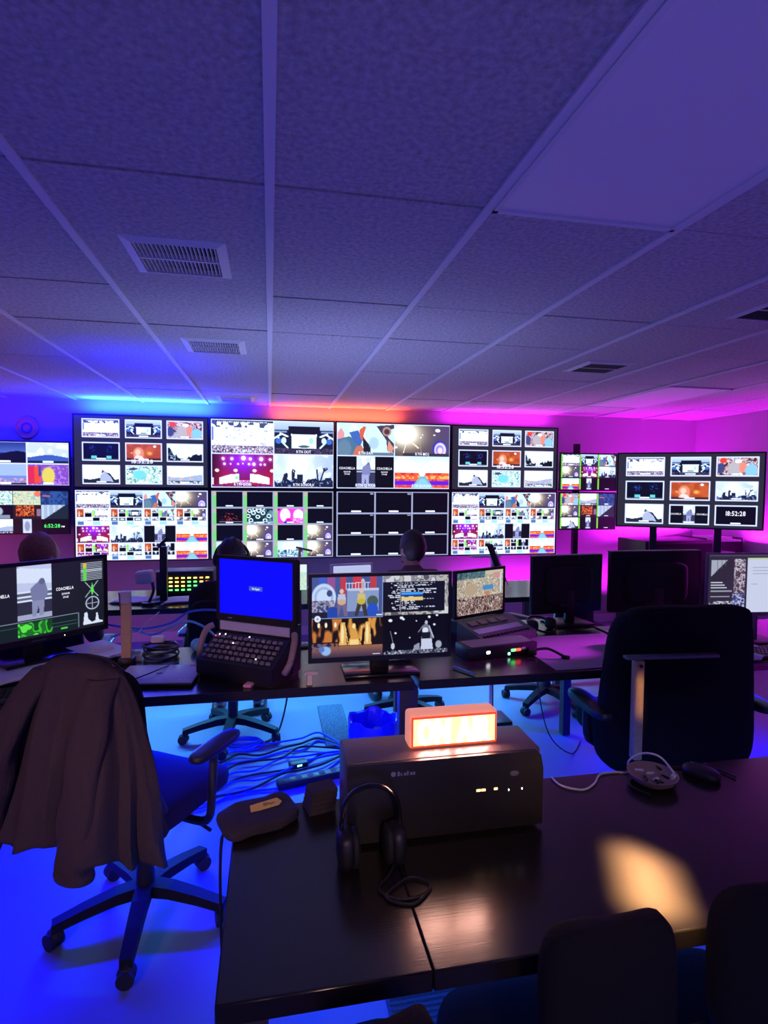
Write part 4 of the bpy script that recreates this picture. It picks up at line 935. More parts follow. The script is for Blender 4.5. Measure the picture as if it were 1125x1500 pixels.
panel(t, wL, .372, p_leftmon(), bez=.018, bot=.026, depth=.05, z0=.083, mt='screen_monitor', texts=[('COACHELLA', .695, .375, .042, 'text_white', .13), ('QUASAR', .70, .45, .026, 'text_white', .06), ('STAGE', .70, .50, .026, 'text_white', .04), ('COACHELLA', .245, .375, .042, 'text_white', .13)])
obj('badge', MB().box(-.03, -.0055, .092, .03, -.004, .097), 'grey_plastic', t); obj('power_light', MB().box(.11, -.0055, .093, .113, -.004, .096), 'led_white', t)
obj('neck', MB().rbox(-.04, .045, .01, .04, .07, .25, .008), 'black_plastic', t); obj('foot', MB().rbox(-.15, -.05, 0, .15, .13, .014, .006), 'black_gloss', t)
t = thing('monitor_riser', 'pale board riser under the left edge monitor', 'riser', (c.x + .02, c.y - .02, ZD), yl)
obj('board', MB().rbox(-.36, -.15, .03, .36, .15, .044, .004, 1), 'light_plastic', t)
for s in (-1, 1): obj('support', MB().box(s * .33 - .012, -.14, 0, s * .33 + .012, .14, .03), 'black_plastic', t)
t = thing('keyboard', 'black keyboard with a white label strip at the left edge', 'keyboard', (-1.02, 2.48, ZD), .25)
obj('body', MB().rbox(-.22, -.07, 0, .22, .07, .022, .005), 'black_plastic', t)
km = MB().rbox(-.0065, -.0065, 0, .0065, .0065, .008, .002, 1).mesh('key'); km.materials.append(MATS['black_matte'])
for i in range(20):
    for j in range(5): obj('key', km, None, t, loc=(-.20 + i * .0205, -.05 + j * .020, .021))
obj('label_strip', MB().box(.02, -.0705, .004, .20, -.069, .018), 'white_paper', t)
# closed laptop
t = thing('laptop', 'closed blue-grey laptop with a red sticker behind the jacket chair', 'laptop', (-.475, 2.62, ZD), -.10)
obj('base', MB().rbox(-.165, -.12, .001, .165, .12, .014, .004), 'black_plastic', t)
l_ = obj('lid', MB().rbox(-.165, -.12, .0145, .165, .12, .022, .003), 'laptop_lid', t)
obj('logo', MB().sell((.0, .0, .0222), .016, .007, .0006, nu=20, nv=6), 'print_dark', l_); obj('sticker', MB().box(.105, .09, .0220, .155, .113, .0226), 'label_red', l_); obj('sticker', MB().box(.10, -.10, .0220, .15, -.085, .0226), 'white_paper', l_)
# post, dish, coil, bottle cap things
t = thing('wooden_post', 'tan wooden post with a blue label top standing behind the laptop', 'post', (-.665, 2.86, ZD))
obj('shaft', MB().rbox(-.022, -.012, .0, .022, .012, .285, .003, 1), 'beige', t); obj('label', MB().rbox(-.022, -.0145, .285, .022, .0145, .345, .003, 1), 'laptop_lid', t); obj('clamp', MB().rbox(-.035, -.03, 0, .035, .03, .03, .006), 'black_plastic', t)
t = thing('dish', 'small square metal dish beside the cable coil', 'dish', (-.66, 2.955 - .03, ZD), .2)
d_ = MB(); d_.box(-.045, -.035, .004, .045, .035, .008)
for sx in (-1, 1): d_.box(sx * .045 - .003, -.035, 0, sx * .045 + .003, .035, .028); d_.box(-.045, sx * .035 - .003, 0, .045, sx * .035 + .003, .028)
obj('tray', d_, 'light_plastic', t)
t = thing('cable_coil', 'coil of black cable lying behind the closed laptop', 'cable', (-.53, 2.95, ZD))
for k in range(6): obj('loop', MB().torus((.004 * math.sin(k * 2), .003 * math.cos(k * 3), .008 + .009 * k), .078 + .004 * math.sin(k * 1.7), .0048, nu=44, nv=7, xf=RX(.12 * math.sin(k * 2.1)) @ RY(.1 * math.cos(k * 1.3))), 'cable_black' if k % 3 else 'grey_plastic', t)
obj('tail', MB().tube([(.07, -.03, .01), (.10, -.12, .006), (.06, -.28, .03), (.02, -.36, .034), (-.05, -.42, .02), (-.06, -.55, .006)], .003, 6, 6), 'cable_black', t)
t = thing('plug_adapter', 'white plug adapter on top of the cable coil', 'adapter', (-.55, 3.0, ZD + .06)); obj('body', MB().rbox(-.03, -.02, 0, .03, .02, .03, .006), 'white_plastic', t); obj('cord', MB().tube([(.03, 0, .01), (.07, .02, .0), (.10, 0, -.02)], .003, 6, 4), 'cable_white', t)
t = thing('round_speaker', 'light blue round gadget right of the cable coil', 'gadget', (-.365, 3.02, ZD)); obj('ball', MB().sell((0, 0, .032), .032, .032, .032, nu=24, nv=14), 'cable_lightblue', t); obj('arm', MB().tube([(.03, 0, .03), (.07, -.01, .025), (.10, .0, .035)], .008, 8, 4), 'cable_lightblue', t)
t = thing('card_box', 'small pale card box on the desk behind the left monitor', 'box', (-.80, 2.96, ZD), .5); obj('carton', MB().rbox(-.05, -.025, 0, .05, .025, .055, .003, 1), 'cream', t); obj('flap', MB().box(-.05, -.027, .03, .05, -.025, .055), 'white_paper', t)
for nm, lab, m_, pts in (
    ('network_cable', 'bright blue network cable sagging behind the left monitor', 'cable_blue', [(-.92, 3.13, .90), (-.80, 3.14, .86), (-.66, 3.16, .83), (-.52, 3.18, .85), (-.42, 3.17, .91), (-.30, 3.15, .92), (-.2, 3.13, .90)]),
    ('network_cable', 'light blue cable hanging behind the desk near the cable coil', 'cable_lightblue', [(-.80, 3.12, .80), (-.70, 3.14, .83), (-.60, 3.15, .80), (-.45, 3.16, .86), (-.36, 3.15, .84), (-.28, 3.13, .78)]),
    ('thin_wire', 'thin pale wire rising from the dish to the post', 'cable_white', [(-.72, 2.93, .752), (-.68, 2.98, .80), (-.62, 3.05, .88), (-.56, 3.1, .93)])):
    tag(obj(nm, MB().tube(pts, .006 if 'blue' in m_ else .0025, 7, 6), m_), lab, 'cable')

# portable editing case with the blue screen
n_ = -math.atan2(.23, .35); cx_, cy_ = -.066, 2.635
def blue_img():
    a = full(90, 144, (3, 6, 250)); rect(a, .42, .47, .60, .54, (70, 90, 190)); return a
t = thing('portable_console', 'rugged portable console with a plain blue screen and key panel', 'console', (cx_, cy_, ZD), n_)
scr = panel(t, .425, .30, blue_img(), bez=.016, bot=.03, depth=.05, z0=.225, mt='screen_monitor', frame='black_matte', texts=[('No Signal', .51, .505, .035, 'text_white', .10)])
obj('badge', MB().box(-.145, -.0055, .236, -.125, -.004, .239), 'light_plastic', t)
obj('pale_strip', MB().box(-.185, -.012, .182, .185, -.006, .222), 'laptop_lid', t)
obj('console_body', MB().prism([(-.20, .02), (.20, .02), (.20, .225), (-.20, .225)], -.005, .06).prism([(-.19, 0), (.19, 0), (.19, .09), (-.19, .09)], -.15, .06), 'black_plastic', t)
dk = MB(); dk.add([(-.195, -.165, .02), (.195, -.165, .02), (.195, -.165, .082), (-.195, -.165, .082), (-.195, -.02, .172), (.195, -.02, .172), (.195, -.02, .02), (-.195, -.02, .02)], [(0, 1, 2, 3), (3, 2, 5, 4), (4, 5, 6, 7), (7, 6, 1, 0), (0, 3, 4, 7), (1, 6, 5, 2)])
k_ = obj('key_deck', dk, 'black_plastic', t)
kx = T(0, -.0925, .127) @ RX(math.atan2(.09, .145)); kk = MB().rbox(-.011, -.008, 0, .011, .008, .010, .003, 1).mesh('key'); kk.materials.append(MATS['key_cap'])
for i in range(12):
    for j in range(5):
        o = obj('key', kk, None, k_); o.matrix_local = kx @ T(-.165 + i * .030, -.060 + j * .029, .001)
for i, (x, y, m_) in enumerate(((-.16, .062, 'led_white'), (-.13, .065, 'led_white'), (-.175, .05, 'led_red'), (-.06, .02, 'led_white'), (.10, -.05, 'led_white'), (.0, .065, 'led_white'))):
    o = obj('key_light', MB().sell((0, 0, 0), .003, .003, .002, nu=10, nv=6), m_, k_); o.matrix_local = kx @ T(x, y, .012)
for s in (-1, 1): obj('handle', MB().tube([(s * .215, -.02, .20), (s * .235, -.05, .18), (s * .238, -.09, .10), (s * .215, -.10, .05)], .014, 10, 5), 'handle_skin', t)
t = thing('remote', 'small pink handheld gadget lying before the portable console', 'gadget', (-.085, 2.46, ZD), -.35); obj('body', MB().rbox(-.018, -.035, 0, .018, .035, .014, .008, 3), 'pink_plastic', t); obj('slot', MB().box(.0, .008, .0138, .008, .011, .0145), 'print_dark', t)
t = thing('desk_clamp', 'pale metal clamp on the desk edge beside the main monitor', 'clamp', (.165, 2.44, ZD)); obj('jaw', MB().rbox(-.012, -.02, -.03, .012, .012, .045, .005), 'cream', t); obj('arm', MB().rbox(-.025, -.012, .040, .035, .008, .055, .004), 'cream', t)
t = thing('mobile_phone', 'small lit phone screen with green and white lists beside the blue screen', 'phone', (.155, 3.0, ZD)); obj('phone_body', MB().rbox(-.037, 0, .298, .037, .009, .440, .004), 'black_plastic', t)
ph_img = full(60, 30, (205, 240, 205)); rect(ph_img, 0, 0, 1, .3, (240, 250, 250)); mottle(ph_img, .35, .95, [(190, 235, 200), (235, 235, 190), (215, 245, 215), (170, 220, 225)], 8)
obj('screen', screen_mesh(ph_img, .066, .134), 'screen_monitor', t, loc=(0, -.0005, .302)); obj('holder', MB().box(-.006, .009, .012, .006, .016, .40).rbox(-.04, -.03, 0, .04, .05, .012, .004), 'grey_plastic', t)
t = thing('wooden_stand', 'tan upright arm with a crossbar above the green note cards', 'stand', (.135, 3.06, ZD)); obj('upright', MB().bar((0, 0, .0), (.02, 0, .52), .022, .012), 'beige', t); obj('crossbar', MB().bar((.0, -.005, .52), (.085, -.005, .50), .012, .010), 'handle_skin', t)

# main monitor with four pictures
def p_stage1(h, w):
    a = full(h, w, (70, 85, 140)); 
    for x0, x1, c_ in ((.1, .2, (60, 90, 190)), (.22, .33, (150, 80, 140)), (.4, .48, (200, 55, 65)), (.58, .70, (210, 55, 60)), (.82, .92, (190, 60, 70))): rect(a, x0, 0, x1, .55, c_)
    ell(a, .17, .5, .17, .34, (200, 215, 235)); ell(a, .17, .5, .13, .26, (160, 180, 215)); ell(a, .17, .5, .10, .2, (205, 218, 238)); ell(a, .25, .4, .04, .08, (60, 70, 120))
    rect(a, .5, .3, .95, .85, (140, 155, 190)); rect(a, .5, .3, .95, .36, (190, 200, 220))
    for k in range(8): line(a, (.48 + k * .045, .15), (.48 + k * .045, .32), .012, (220, 225, 235))
    line(a, (.48, .17), (.82, .15), .015, (220, 225, 235)); ell(a, .72, .12, .025, .06, (205, 190, 190)); rect(a, .70, .15, .75, .3, (180, 170, 185))
    for x, c_ in ((.42, (190, 195, 210)), (.70, (215, 190, 110))):
        ell(a, x, .36, .03, .06, (225, 190, 165)); poly(a, [(x - .06, .6), (x - .05, .42), (x + .05, .42), (x + .06, .6)], c_); poly(a, [(x - .05, .6), (x + .06, .6), (x + .09, .97), (x + .04, .97), (x, .7), (x - .05, .97), (x - .1, .97)], (60, 55, 50) if x > .5 else (120, 100, 130))
        ell(a, x, .62, .06, .07, (205, 180, 60) if x > .5 else (210, 170, 140))
    ell(a, .86, .62, .08, .14, (70, 90, 80)); ell(a, .86, .82, .08, .16, (40, 80, 190)); mottle(a, .58, .85, [(60, 75, 120), (190, 170, 180), (120, 120, 150), (50, 60, 90)], 12, 0, .32); rect(a, .22, .75, .36, .98, (35, 70, 160)); rect(a, 0, .85, .22, 1, (25, 28, 48)); rect(a, .92, .94, 1, .97, (230, 230, 240)); return a
def p_textwin(h, w):
    a = full(h, w, (120, 118, 125)); mottle(a, 0, 1, [(90, 85, 95), (190, 180, 165), (140, 135, 140), (215, 210, 205)], 8); rect(a, 0, .16, .94, .92, (12, 12, 22)); X, Y = grid(h, w)
    for k in range(14):
        y = .19 + k * .05; l0 = .24 - .17 * RNG.random(); r1 = .45 + .4 * RNG.random()
        rect(a, max(.01, l0), y, .255, y + .026, (215, 215, 225)); rect(a, .28, y, r1, y + .026, (215, 215, 225))
    put(a, (vn(h, w, 30) > .55) * (Y > .16) * (Y < .92) * (X < .94), (12, 12, 22)); rect(a, .28, .44, .6, .5, (70, 160, 230)); rect(a, .28, .5, .6, .54, (25, 60, 150)); rect(a, .28, .55, .6, .64, (235, 200, 120)); rect(a, .262, .16, .266, .92, (150, 150, 160)); return a
def p_gold(h, w):
    a = full(h, w, (22, 12, 10)); X, Y = grid(h, w); q = vn(h, w, 5, 26)
    put(a, np.clip((q - .42) * 4, 0, 1) * (Y < .6) * (X < .42), (205, 120, 50)); put(a, np.clip((q - .5) * 4, 0, 1) * (Y < .55) * (X > .5), (225, 150, 65))
    for x in (.43, .78): poly(a, [(x - .045, .68), (x - .025, .1), (x + .035, .1), (x + .06, .68)], (235, 175, 90)); ell(a, x + .0, .4, .02, .26, (255, 225, 160), .6)
    poly(a, [(.5, .68), (.54, .48), (.57, .12), (.61, .12), (.64, .48), (.7, .68)], (225, 160, 70)); rect(a, .53, .55, .66, .68, (255, 215, 130)); ell(a, .59, .2, .022, .06, (255, 225, 150)); line(a, (.47, .2), (.5, .6), .02, (250, 200, 110)); line(a, (.7, .2), (.69, .6), .02, (250, 200, 110))
    vgrad(a, .7, 1, (165, 105, 75), (60, 45, 70)); mottle(a, .62, .8, [(60, 35, 30), (150, 90, 60), (110, 90, 110), (40, 30, 40)], 12, 0, .38); ell(a, .2, .82, .07, .12, (150, 185, 225), .6); ell(a, .14, .78, .04, .07, (90, 120, 190), .5)
    for x in (.1, .2, .33): ell(a, x, .15, .018, .07, (255, 235, 190), .6)
    rect(a, .86, .94, .97, .96, (240, 235, 240)); return a
def p_mono(h, w):
    a = full(h, w, (4, 4, 8)); 
    for x, y, r in ((.1, .12, .03), (.27, .06, .028), (.3, .1, .02), (.5, .15, .013), (.7, .06, .022), (.82, .02, .02), (.4, .58, .012), (.18, .45, .018), (.78, .26, .02)): ell(a, x, y, r, r * 1.3, (235, 240, 250), .5)
    poly(a, [(.58, .62), (.60, .28), (.65, .22), (.70, .28), (.76, .62)], (120, 122, 132)); ell(a, .655, .2, .022, .05, (190, 190, 198)); ell(a, .64, .4, .045, .07, (225, 225, 232)); rect(a, .59, .46, .72, .63, (22, 22, 30)); poly(a, [(.58, .62), (.74, .62), (.77, .98), (.57, .98)], (205, 206, 222)); line(a, (.70, .3), (.77, .6), .03, (190, 192, 205)); line(a, (.6, .3), (.53, .45), .02, (150, 150, 160))
    line(a, (.1, .4), (.16, .8), .012, (150, 150, 160)); ell(a, .14, .78, .03, .08, (200, 200, 212)); poly(a, [(.45, .95), (.47, .78), (.55, .72), (.56, .95)], (150, 152, 165)); ell(a, .85, .78, .05, .1, (170, 172, 182), .5)
    mottle(a, .9, 1, [(8, 8, 12), (110, 112, 125), (20, 20, 26), (180, 182, 195)], 22); return a
def main_img():
    a = full(134, 236, (8, 8, 12)); tile(a, 0, .0, .505, .51, p_stage1, (150, 170, 215), 1, capt=False); tile(a, .51, 0, 1, .5, p_textwin, capt=False); tile(a, 0, .52, .51, 1, p_gold, capt=False); tile(a, .515, .505, 1, 1, p_mono, capt=False)
    ell(a, .042, .515, .022, .040, (235, 238, 248), .3); ell(a, .042, .515, .008, .016, (150, 160, 190), .5); return a
t = thing('monitor', 'main monitor showing four concert pictures, in the middle of the desk', 'monitor', (.494, 2.52, ZD))
panel(t, .657, .398, main_img(), bez=.015, bot=.022, depth=.045, z0=.062, mt='screen_monitor')
obj('neck', MB().rbox(-.045, .035, .01, .045, .06, .28, .008), 'black_plastic', t); obj('foot', MB().rbox(-.17, -.06, 0, .17, .14, .014, .006), 'black_gloss', t)
t = tag(obj('pen', MB().cyl((.90, 2.42, .748), (.84, 2.53, .748), .005, 10).cone((.90, 2.42, .748), (.908, 2.405, .746), .005, .001, 10), 'cable_lightblue'), 'light blue pen lying at the right foot of the main monitor', 'pen')

# replay controller with its own screen
def crowd_img():
    a = full(80, 132, (205, 190, 160)); mottle(a, .1, .62, [(215, 200, 170), (190, 170, 140), (150, 130, 115), (225, 215, 190), (165, 150, 125)], 16)
    rect(a, .0, .0, .58, .16, (60, 95, 100)); mottle(a, 0, .16, [(40, 80, 90), (110, 130, 125), (60, 100, 110)], 14, 0, .6); rect(a, .78, .06, .96, .2, (205, 150, 140)); rect(a, .55, .35, .78, .46, (70, 140, 190)); rect(a, .58, .5, .7, .58, (205, 130, 80)); ell(a, .3, .42, .13, .14, (185, 160, 130), .6); rect(a, .93, .08, .96, .55, (215, 215, 220))
    mottle(a, .60, 1, [(30, 20, 20), (110, 75, 65), (180, 150, 135), (60, 40, 38), (215, 190, 175)], 26); return a
a2 = math.atan2(.16, .36)
t = thing('replay_controller', 'control surface with its own crowd picture screen right of the main monitor', 'console', (1.185, 3.10, ZD), a2)
panel(t, .40, .275, crowd_img(), bez=.016, bot=.018, depth=.03, z0=.105, mt='screen_monitor')
obj('deck', MB().prism([(-.20, 0), (.20, 0), (.20, .10), (-.20, .10)], -.04, .06), 'black_plastic', t)
dk = MB(); dk.add([(-.205, -.24, 0), (.205, -.24, 0), (.205, -.24, .045), (-.205, -.24, .045), (-.205, -.03, .105), (.205, -.03, .105), (.205, -.03, 0), (-.205, -.03, 0)], [(0, 1, 2, 3), (3, 2, 5, 4), (4, 5, 6, 7), (7, 6, 1, 0), (0, 3, 4, 7), (1, 6, 5, 2)])
k_ = obj('sloped_panel', dk, 'grey_plastic', t); kx = T(0, -.135, .075) @ RX(math.atan2(.06, .21))
for i in range(4):
    o = obj('pad', MB().rbox(-.030, -.024, 0, .030, .024, .006, .004, 1), 'handle_skin', k_); o.matrix_local = kx @ T(-.135 + i * .075, .055, .002)
o = obj('strip', MB().rbox(-.19, -.03, 0, .16, .018, .004, .002, 1), 'laptop_lid', k_); o.matrix_local = kx @ T(0, -.02, .001)
kk2 = MB().rbox(-.008, -.008, 0, .008, .008, .008, .002, 1).mesh('key'); kk2.materials.append(MATS['black_matte'])
for i in range(14):
    o = obj('key', kk2, None, k_); o.matrix_local = kx @ T(-.18 + i * .026, -.085, .001)
t = thing('vision_switcher', 'low black switcher box with white, green and red lights on the desk', 'switcher', (1.13, 2.72, ZD), .18)
obj('case', MB().rbox(-.20, -.07, 0, .20, .07, .062, .006), 'black_plastic', t); obj('top_plate', MB().box(-.18, -.06, .0615, .18, .06, .065), 'grey_plastic', t)
for x, w_, z, m_ in ((-.09, .020, .034, 'led_white'), (.055, .026, .032, 'led_green'), (.085, .030, .032, 'led_red'), (.117, .022, .036, 'cable_white'), (.03, .014, .016, 'led_teal')): obj('light', MB().rbox(x - w_ / 2, -.0735, z - .007, x + w_ / 2, -.069, z + .007, .003, 1), m_, t)
t = thing('headset', 'black headset lying on the purple-lit desk behind the controller', 'headset', (1.58, 3.12, ZD), .3)
obj('headband', MB().torus((0, 0, .035), .085, .007, nu=40, nv=8, xf=RX(.35)), 'black_plastic', t)
for s in (-1, 1): obj('ear_cup', MB().sell((s * .07, 0, .034), .024, .036, .034, .6, .7, nu=20, nv=10), 'black_matte', t)
t = thing('desk_microphone', 'thin black bracket with a clip lying on the purple-lit desk', 'bracket', (1.36, 2.62, ZD + .0055), -.6); obj('arm', MB().tube([(-.07, 0, .02), (0, .01, .035), (.08, -.01, .012)], .007, 8, 5), 'black_plastic', t); obj('clip', MB().rbox(.07, -.02, 0, .11, .0, .016, .004), 'black_gloss', t); obj('foot', MB().rbox(-.09, -.02, 0, -.05, .02, .03, .006), 'black_plastic', t)
# tall angled arm left of the turned-away monitor
t = thing('boom_stand', 'black angled arm rising left of the turned-away monitor', 'arm', (1.38, 3.28, ZD)); obj('post', MB().rbox(-.022, -.02, 0, .022, .02, .30, .006), 'black_plastic', t); obj('boom', MB().bar((.02, 0, .27), (-.085, -.03, .50), .035, .02), 'black_plastic', t); obj('edge_strip', MB().bar((.046, -.012, .25), (-.045, -.04, .46), .004, .004), 'light_plastic', t)
t = thing('paper_holder', 'tall pale upright holder with a flat top behind the black angled arm', 'stand', (1.47, 3.62, 0)); obj('upright', MB().box(-.012, -.01, .02, .012, .01, 1.12), 'light_plastic', t); obj('top', MB().box(-.16, -.02, 1.115, .05, .02, 1.125), 'light_plastic', t); obj('base', MB().rbox(-.12, -.1, 0, .12, .1, .02, .006), 'black_plastic', t)

def back_monitor(label, xl, xr, y, zt_, zb, rz):
    w, h = xr - xl, zt_ - zb; t = thing('monitor', label, 'monitor', ((xl + xr) / 2, y, ZD), rz, 'monitors turned away from the camera')
    z = zb - ZD
    obj('back_shell', MB().rbox(-w / 2, -.012, z, w / 2, .028, z + h, .008), 'black_matte', t); obj('back_bulge', MB().sell((0, -.012, z + h * .48), w * .34, .035, h * .34, .35, .35, nu=32, nv=14), 'black_matte', t)
    obj('edge_trim', MB().box(-w / 2, -.014, z + h - .004, w / 2, .03, z + h + .002).box(w / 2 - .002, -.014, z, w / 2 + .002, .03, z + h), 'grey_plastic', t)
    img_ = full(8, 12, (60, 70, 100)); s = obj('screen', screen_mesh(img_, w - .03, h - .03), 'screen_monitor', t, loc=(0, .0292, z + .015), rotz=PI)
    obj('neck', MB().rbox(-.03, -.05, .01, .03, -.02, z + h * .4, .006), 'black_plastic', t); obj('foot', MB().rbox(-.13, -.12, 0, .13, .09, .014, .006), 'black_plastic', t)
    o = obj('port_row', MB().box(-w * .15, -.0475, z + .05, w * .15, -.040, z + .065), 'print_dark', t)
    return t
back_monitor('smaller black monitor turned away, right of the angled arm', 1.570, 2.065, 3.27, 1.166, .804, .10)
back_monitor('wider black monitor turned away, behind the high-back chair', 2.02, 2.63, 3.12, 1.203, .83, -.02)
t = thing('rack_unit', 'black rack unit with red and white lights under the turned-away monitor', 'rack unit', (2.16, 2.70, ZD)); obj('case', MB().rbox(-.22, -.1, 0, .22, .1, .10, .005), 'black_plastic', t)
for x, m_ in ((-.19, 'led_red'), (-.145, 'led_white'), (-.09, 'led_white')): obj('light', MB().box(x, -.102, .070, x + .012, -.099, .076), m_, t)
obj('bezel_line', MB().box(-.21, -.1015, .058, .21, -.0995, .060), 'grey_plastic', t)

# document monitor at the right edge
def doc_img():
    a = full(112, 190, (44, 42, 50)); rect(a, 0, 0, 1, .04, (70, 66, 80)); poly(a, [(.03, .10), (.19, .10), (.03, .38)], (170, 172, 180)); poly(a, [(.19, .10), (.24, .10), (.24, .45), (.03, .45), (.03, .38)], (40, 40, 46))
    for k in range(3): rect(a, .09 + k * .04, .1, .095 + k * .04, .3 - .05 * k, (90, 92, 100))
    for k, w_ in enumerate((.12, .14, .16)): rect(a, .03, .47 + k * .045, .03 + w_, .49 + k * .045, (205, 205, 212))
    rect(a, .03, .62, .24, .64, (150, 150, 160)); rect(a, .03, .71, .22, .73, (150, 150, 160)); mottle(a, .80, .92, [(60, 58, 64), (215, 215, 220), (120, 118, 126), (40, 40, 46)], 20, .02, .24); mottle(a, .08, .66, [(90, 86, 92), (150, 130, 140), (200, 195, 200), (110, 70, 80), (60, 58, 64)], 22, .26, .37); mottle(a, .68, .96, [(40, 45, 90), (190, 195, 215), (90, 100, 160), (60, 60, 70)], 18, .25, .37); rect(a, .25, .88, .30, .97, (215, 205, 110))
    rect(a, .39, .06, 1, 1, (205, 208, 222)); rect(a, .39, .06, 1, .09, (190, 205, 150))
    for k in range(3): rect(a, .44, .22 + k * .055, .9, .228 + k * .055, (140, 142, 155))
    rect(a, .43, .46, .5, .468, (150, 150, 160)); rect(a, .43, .51, .5, .518, (150, 150, 160)); return a
t = thing('monitor', 'monitor at the right edge showing a white document page', 'monitor', (2.62, 2.66, ZD), -.10)
panel(t, .60, .345, doc_img(), bez=.008, bot=.02, depth=.03, z0=.155, mt='screen_monitor', frame='grey_plastic')
obj('neck', MB().rbox(-.03, .025, .01, .03, .05, .32, .006), 'grey_plastic', t); obj('foot', MB().rbox(-.13, -.02, 0, .13, .14, .012, .005), 'grey_plastic', t)
t = thing('backlit_keyboard', 'dark keyboard with glinting keys under the document monitor', 'keyboard', (2.46, 2.47, ZD), .12); obj('body', MB().rbox(-.20, -.065, 0, .20, .065, .02, .005), 'black_plastic', t)
km2 = MB().rbox(-.007, -.007, 0, .007, .007, .010, .002, 1).mesh('key'); km2.materials.append(MATS['key_cap'])
for i in range(16):
    for j in range(5): obj('key', km2, None, t, loc=(-.18 + i * .024, -.046 + j * .023, .019))
t = tag(obj('clipboard', MB().rbox(2.26, 2.56, .741, 2.56, 2.645, .753, .003, 1), 'laptop_lid'), 'flat pale folder below the document monitor', 'folder')
t = thing('tissue', 'crumpled white tissue on the desk at the right edge', 'tissue', (2.34, 2.40, ZD)); obj('sheet', MB().sell((0, 0, .016), .065, .026, .017, nu=30, nv=14, fn=lambda p: p * (1 + .22 * math.sin(p.x * 140) * math.cos(p.y * 170 + p.z * 90))), 'white_paper', t)
t = thing('small_box', 'small grey adapter box beside the wide turned-away monitor', 'adapter', (2.30, 2.99, ZD)); obj('body', MB().rbox(-.05, -.025, 0, .05, .025, .03, .005), 'light_plastic', t); obj('cord', MB().tube([(.05, 0, .012), (.1, -.02, .005), (.16, -.06, .004)], .003, 6, 4), 'cable_black', t)

# ================================================================== BACK DESK AND CORNER
t = thing('led_meter_panel', 'rack panel with rows of yellow and green lights on the back desk', 'meter panel', (-.63, 4.50, ZD)); obj('case', MB().rbox(-.205, 0, 0, .205, .2, .19, .006), 'black_plastic', t); obj('top_edge', MB().box(-.205, -.004, .186, .205, .02, .196), 'light_plastic', t); obj('face', MB().box(-.19, -.004, .02, .19, .001, .175), 'print_dark', t)
LM = {m_: None for m_ in ('led_yellow', 'led_green', 'led_orange')}
for m_ in LM: me = MB().box(-.012, -.007, -.005, .012, -.003, .005).mesh('light_' + m_); me.materials.append(MATS[m_]); LM[m_] = me
for i in range(7):
    for j in range(4):
        m_ = 'led_green' if (j == 0 or (i in (3, 4) and j < 3)) else ('led_orange' if (i + j) % 4 == 0 else 'led_yellow')
        obj('meter_light', LM[m_], None, t, loc=(-.10 + i * .044, 0, .05 + j * .030))
t = thing('work_lamp', 'small lamp with a cream head on the back desk', 'lamp', (-.83, 4.22, ZD)); obj('base', MB().cyl((0, 0, 0), (0, 0, .02), .05, 20), 'black_plastic', t); obj('stem', MB().tube([(0, 0, .02), (.03, .0, .10), (.02, -.02, .18)], .010, 8, 4), 'black_plastic', t); obj('head', MB().rbox(-.06, -.05, .155, .06, .03, .245, .02, 3, xf=T(0, 0, 0) @ RY(-.12)), 'cream', t)
t = thing('camera_post', 'black upright post standing before the lower left wall screen', 'post', (-.745, 4.30, ZD)); obj('shaft', MB().box(-.024, -.02, .012, .024, .02, .40), 'black_plastic', t); obj('head', MB().tube([(-.03, -.02, .40), (.0, -.03, .43), (.03, -.02, .46)], .012, 8, 4), 'black_plastic', t); obj('base', MB().rbox(-.07, -.06, 0, .07, .06, .014, .005), 'black_plastic', t)
t = thing('cup', 'reddish cup on the back desk beside the post', 'cup', (-.98, 4.12 + .03, ZD)); obj('body', MB().lathe([(.0, .002), (.026, .002), (.032, .10), (.029, .10), (.024, .008), (.0, .008)], n=24), 'label_red', t); obj('lid', MB().lathe([(.034, .098), (.034, .108), (.0, .112)], n=24), 'pink_plastic', t)
for k, (x, y, rz, lab) in enumerate(((-.62, 4.32, .2, 'curled white paper sheets before the yellow and green light panel'), (-.95, 4.35, -.3, 'loose papers on the back desk at left near the lamp'), (.70, 4.45, .1, 'white papers on the back desk left of the brown-haired person'))):
    t = thing('papers', lab, 'papers', (x, y, ZD), rz)
    for q in range(3): obj('sheet', MB().add([(-.15 + .01 * q, -.10, .001 + .006 * q), (-.05, -.10, .006 + .006 * q), (.05, -.10, .004 + .006 * q), (.15, -.10 + .01 * q, .014 + .006 * q), (.15, .10, .016 + .006 * q), (.05, .10, .005 + .006 * q), (-.05, .10, .007 + .006 * q), (-.15 + .01 * q, .10, .001 + .006 * q)], [(0, 1, 6, 7), (1, 2, 5, 6), (2, 3, 4, 5)]), 'white_paper', t)
t = thing('small_monitor', 'small white-framed monitor seen from behind near the brown-haired person', 'monitor', (.62, 4.35, ZD), .15); obj('shell', MB().rbox(-.17, 0, .08, .17, .03, .245, .006), 'white_plastic', t); obj('neck', MB().box(-.02, .03, .01, .02, .05, .14), 'black_plastic', t); obj('foot', MB().rbox(-.1, -.04, 0, .1, .1, .012, .004), 'black_plastic', t); obj('screen', screen_mesh(full(6, 8, (190, 195, 225)), .3, .13), 'screen_monitor', t, loc=(0, -.001, .10))
t = thing('figurine', 'small pale bottle with a round stopper on the back desk', 'bottle', (.30, 4.2, ZD)); obj('body', MB().lathe([(0, 0), (.035, .0), (.035, .08), (.02, .11), (.016, .13), (0, .13)], n=20), 'handle_skin', t); obj('stopper', MB().sell((0, 0, .15), .022, .022, .024, nu=18, nv=10), 'handle_skin', t)
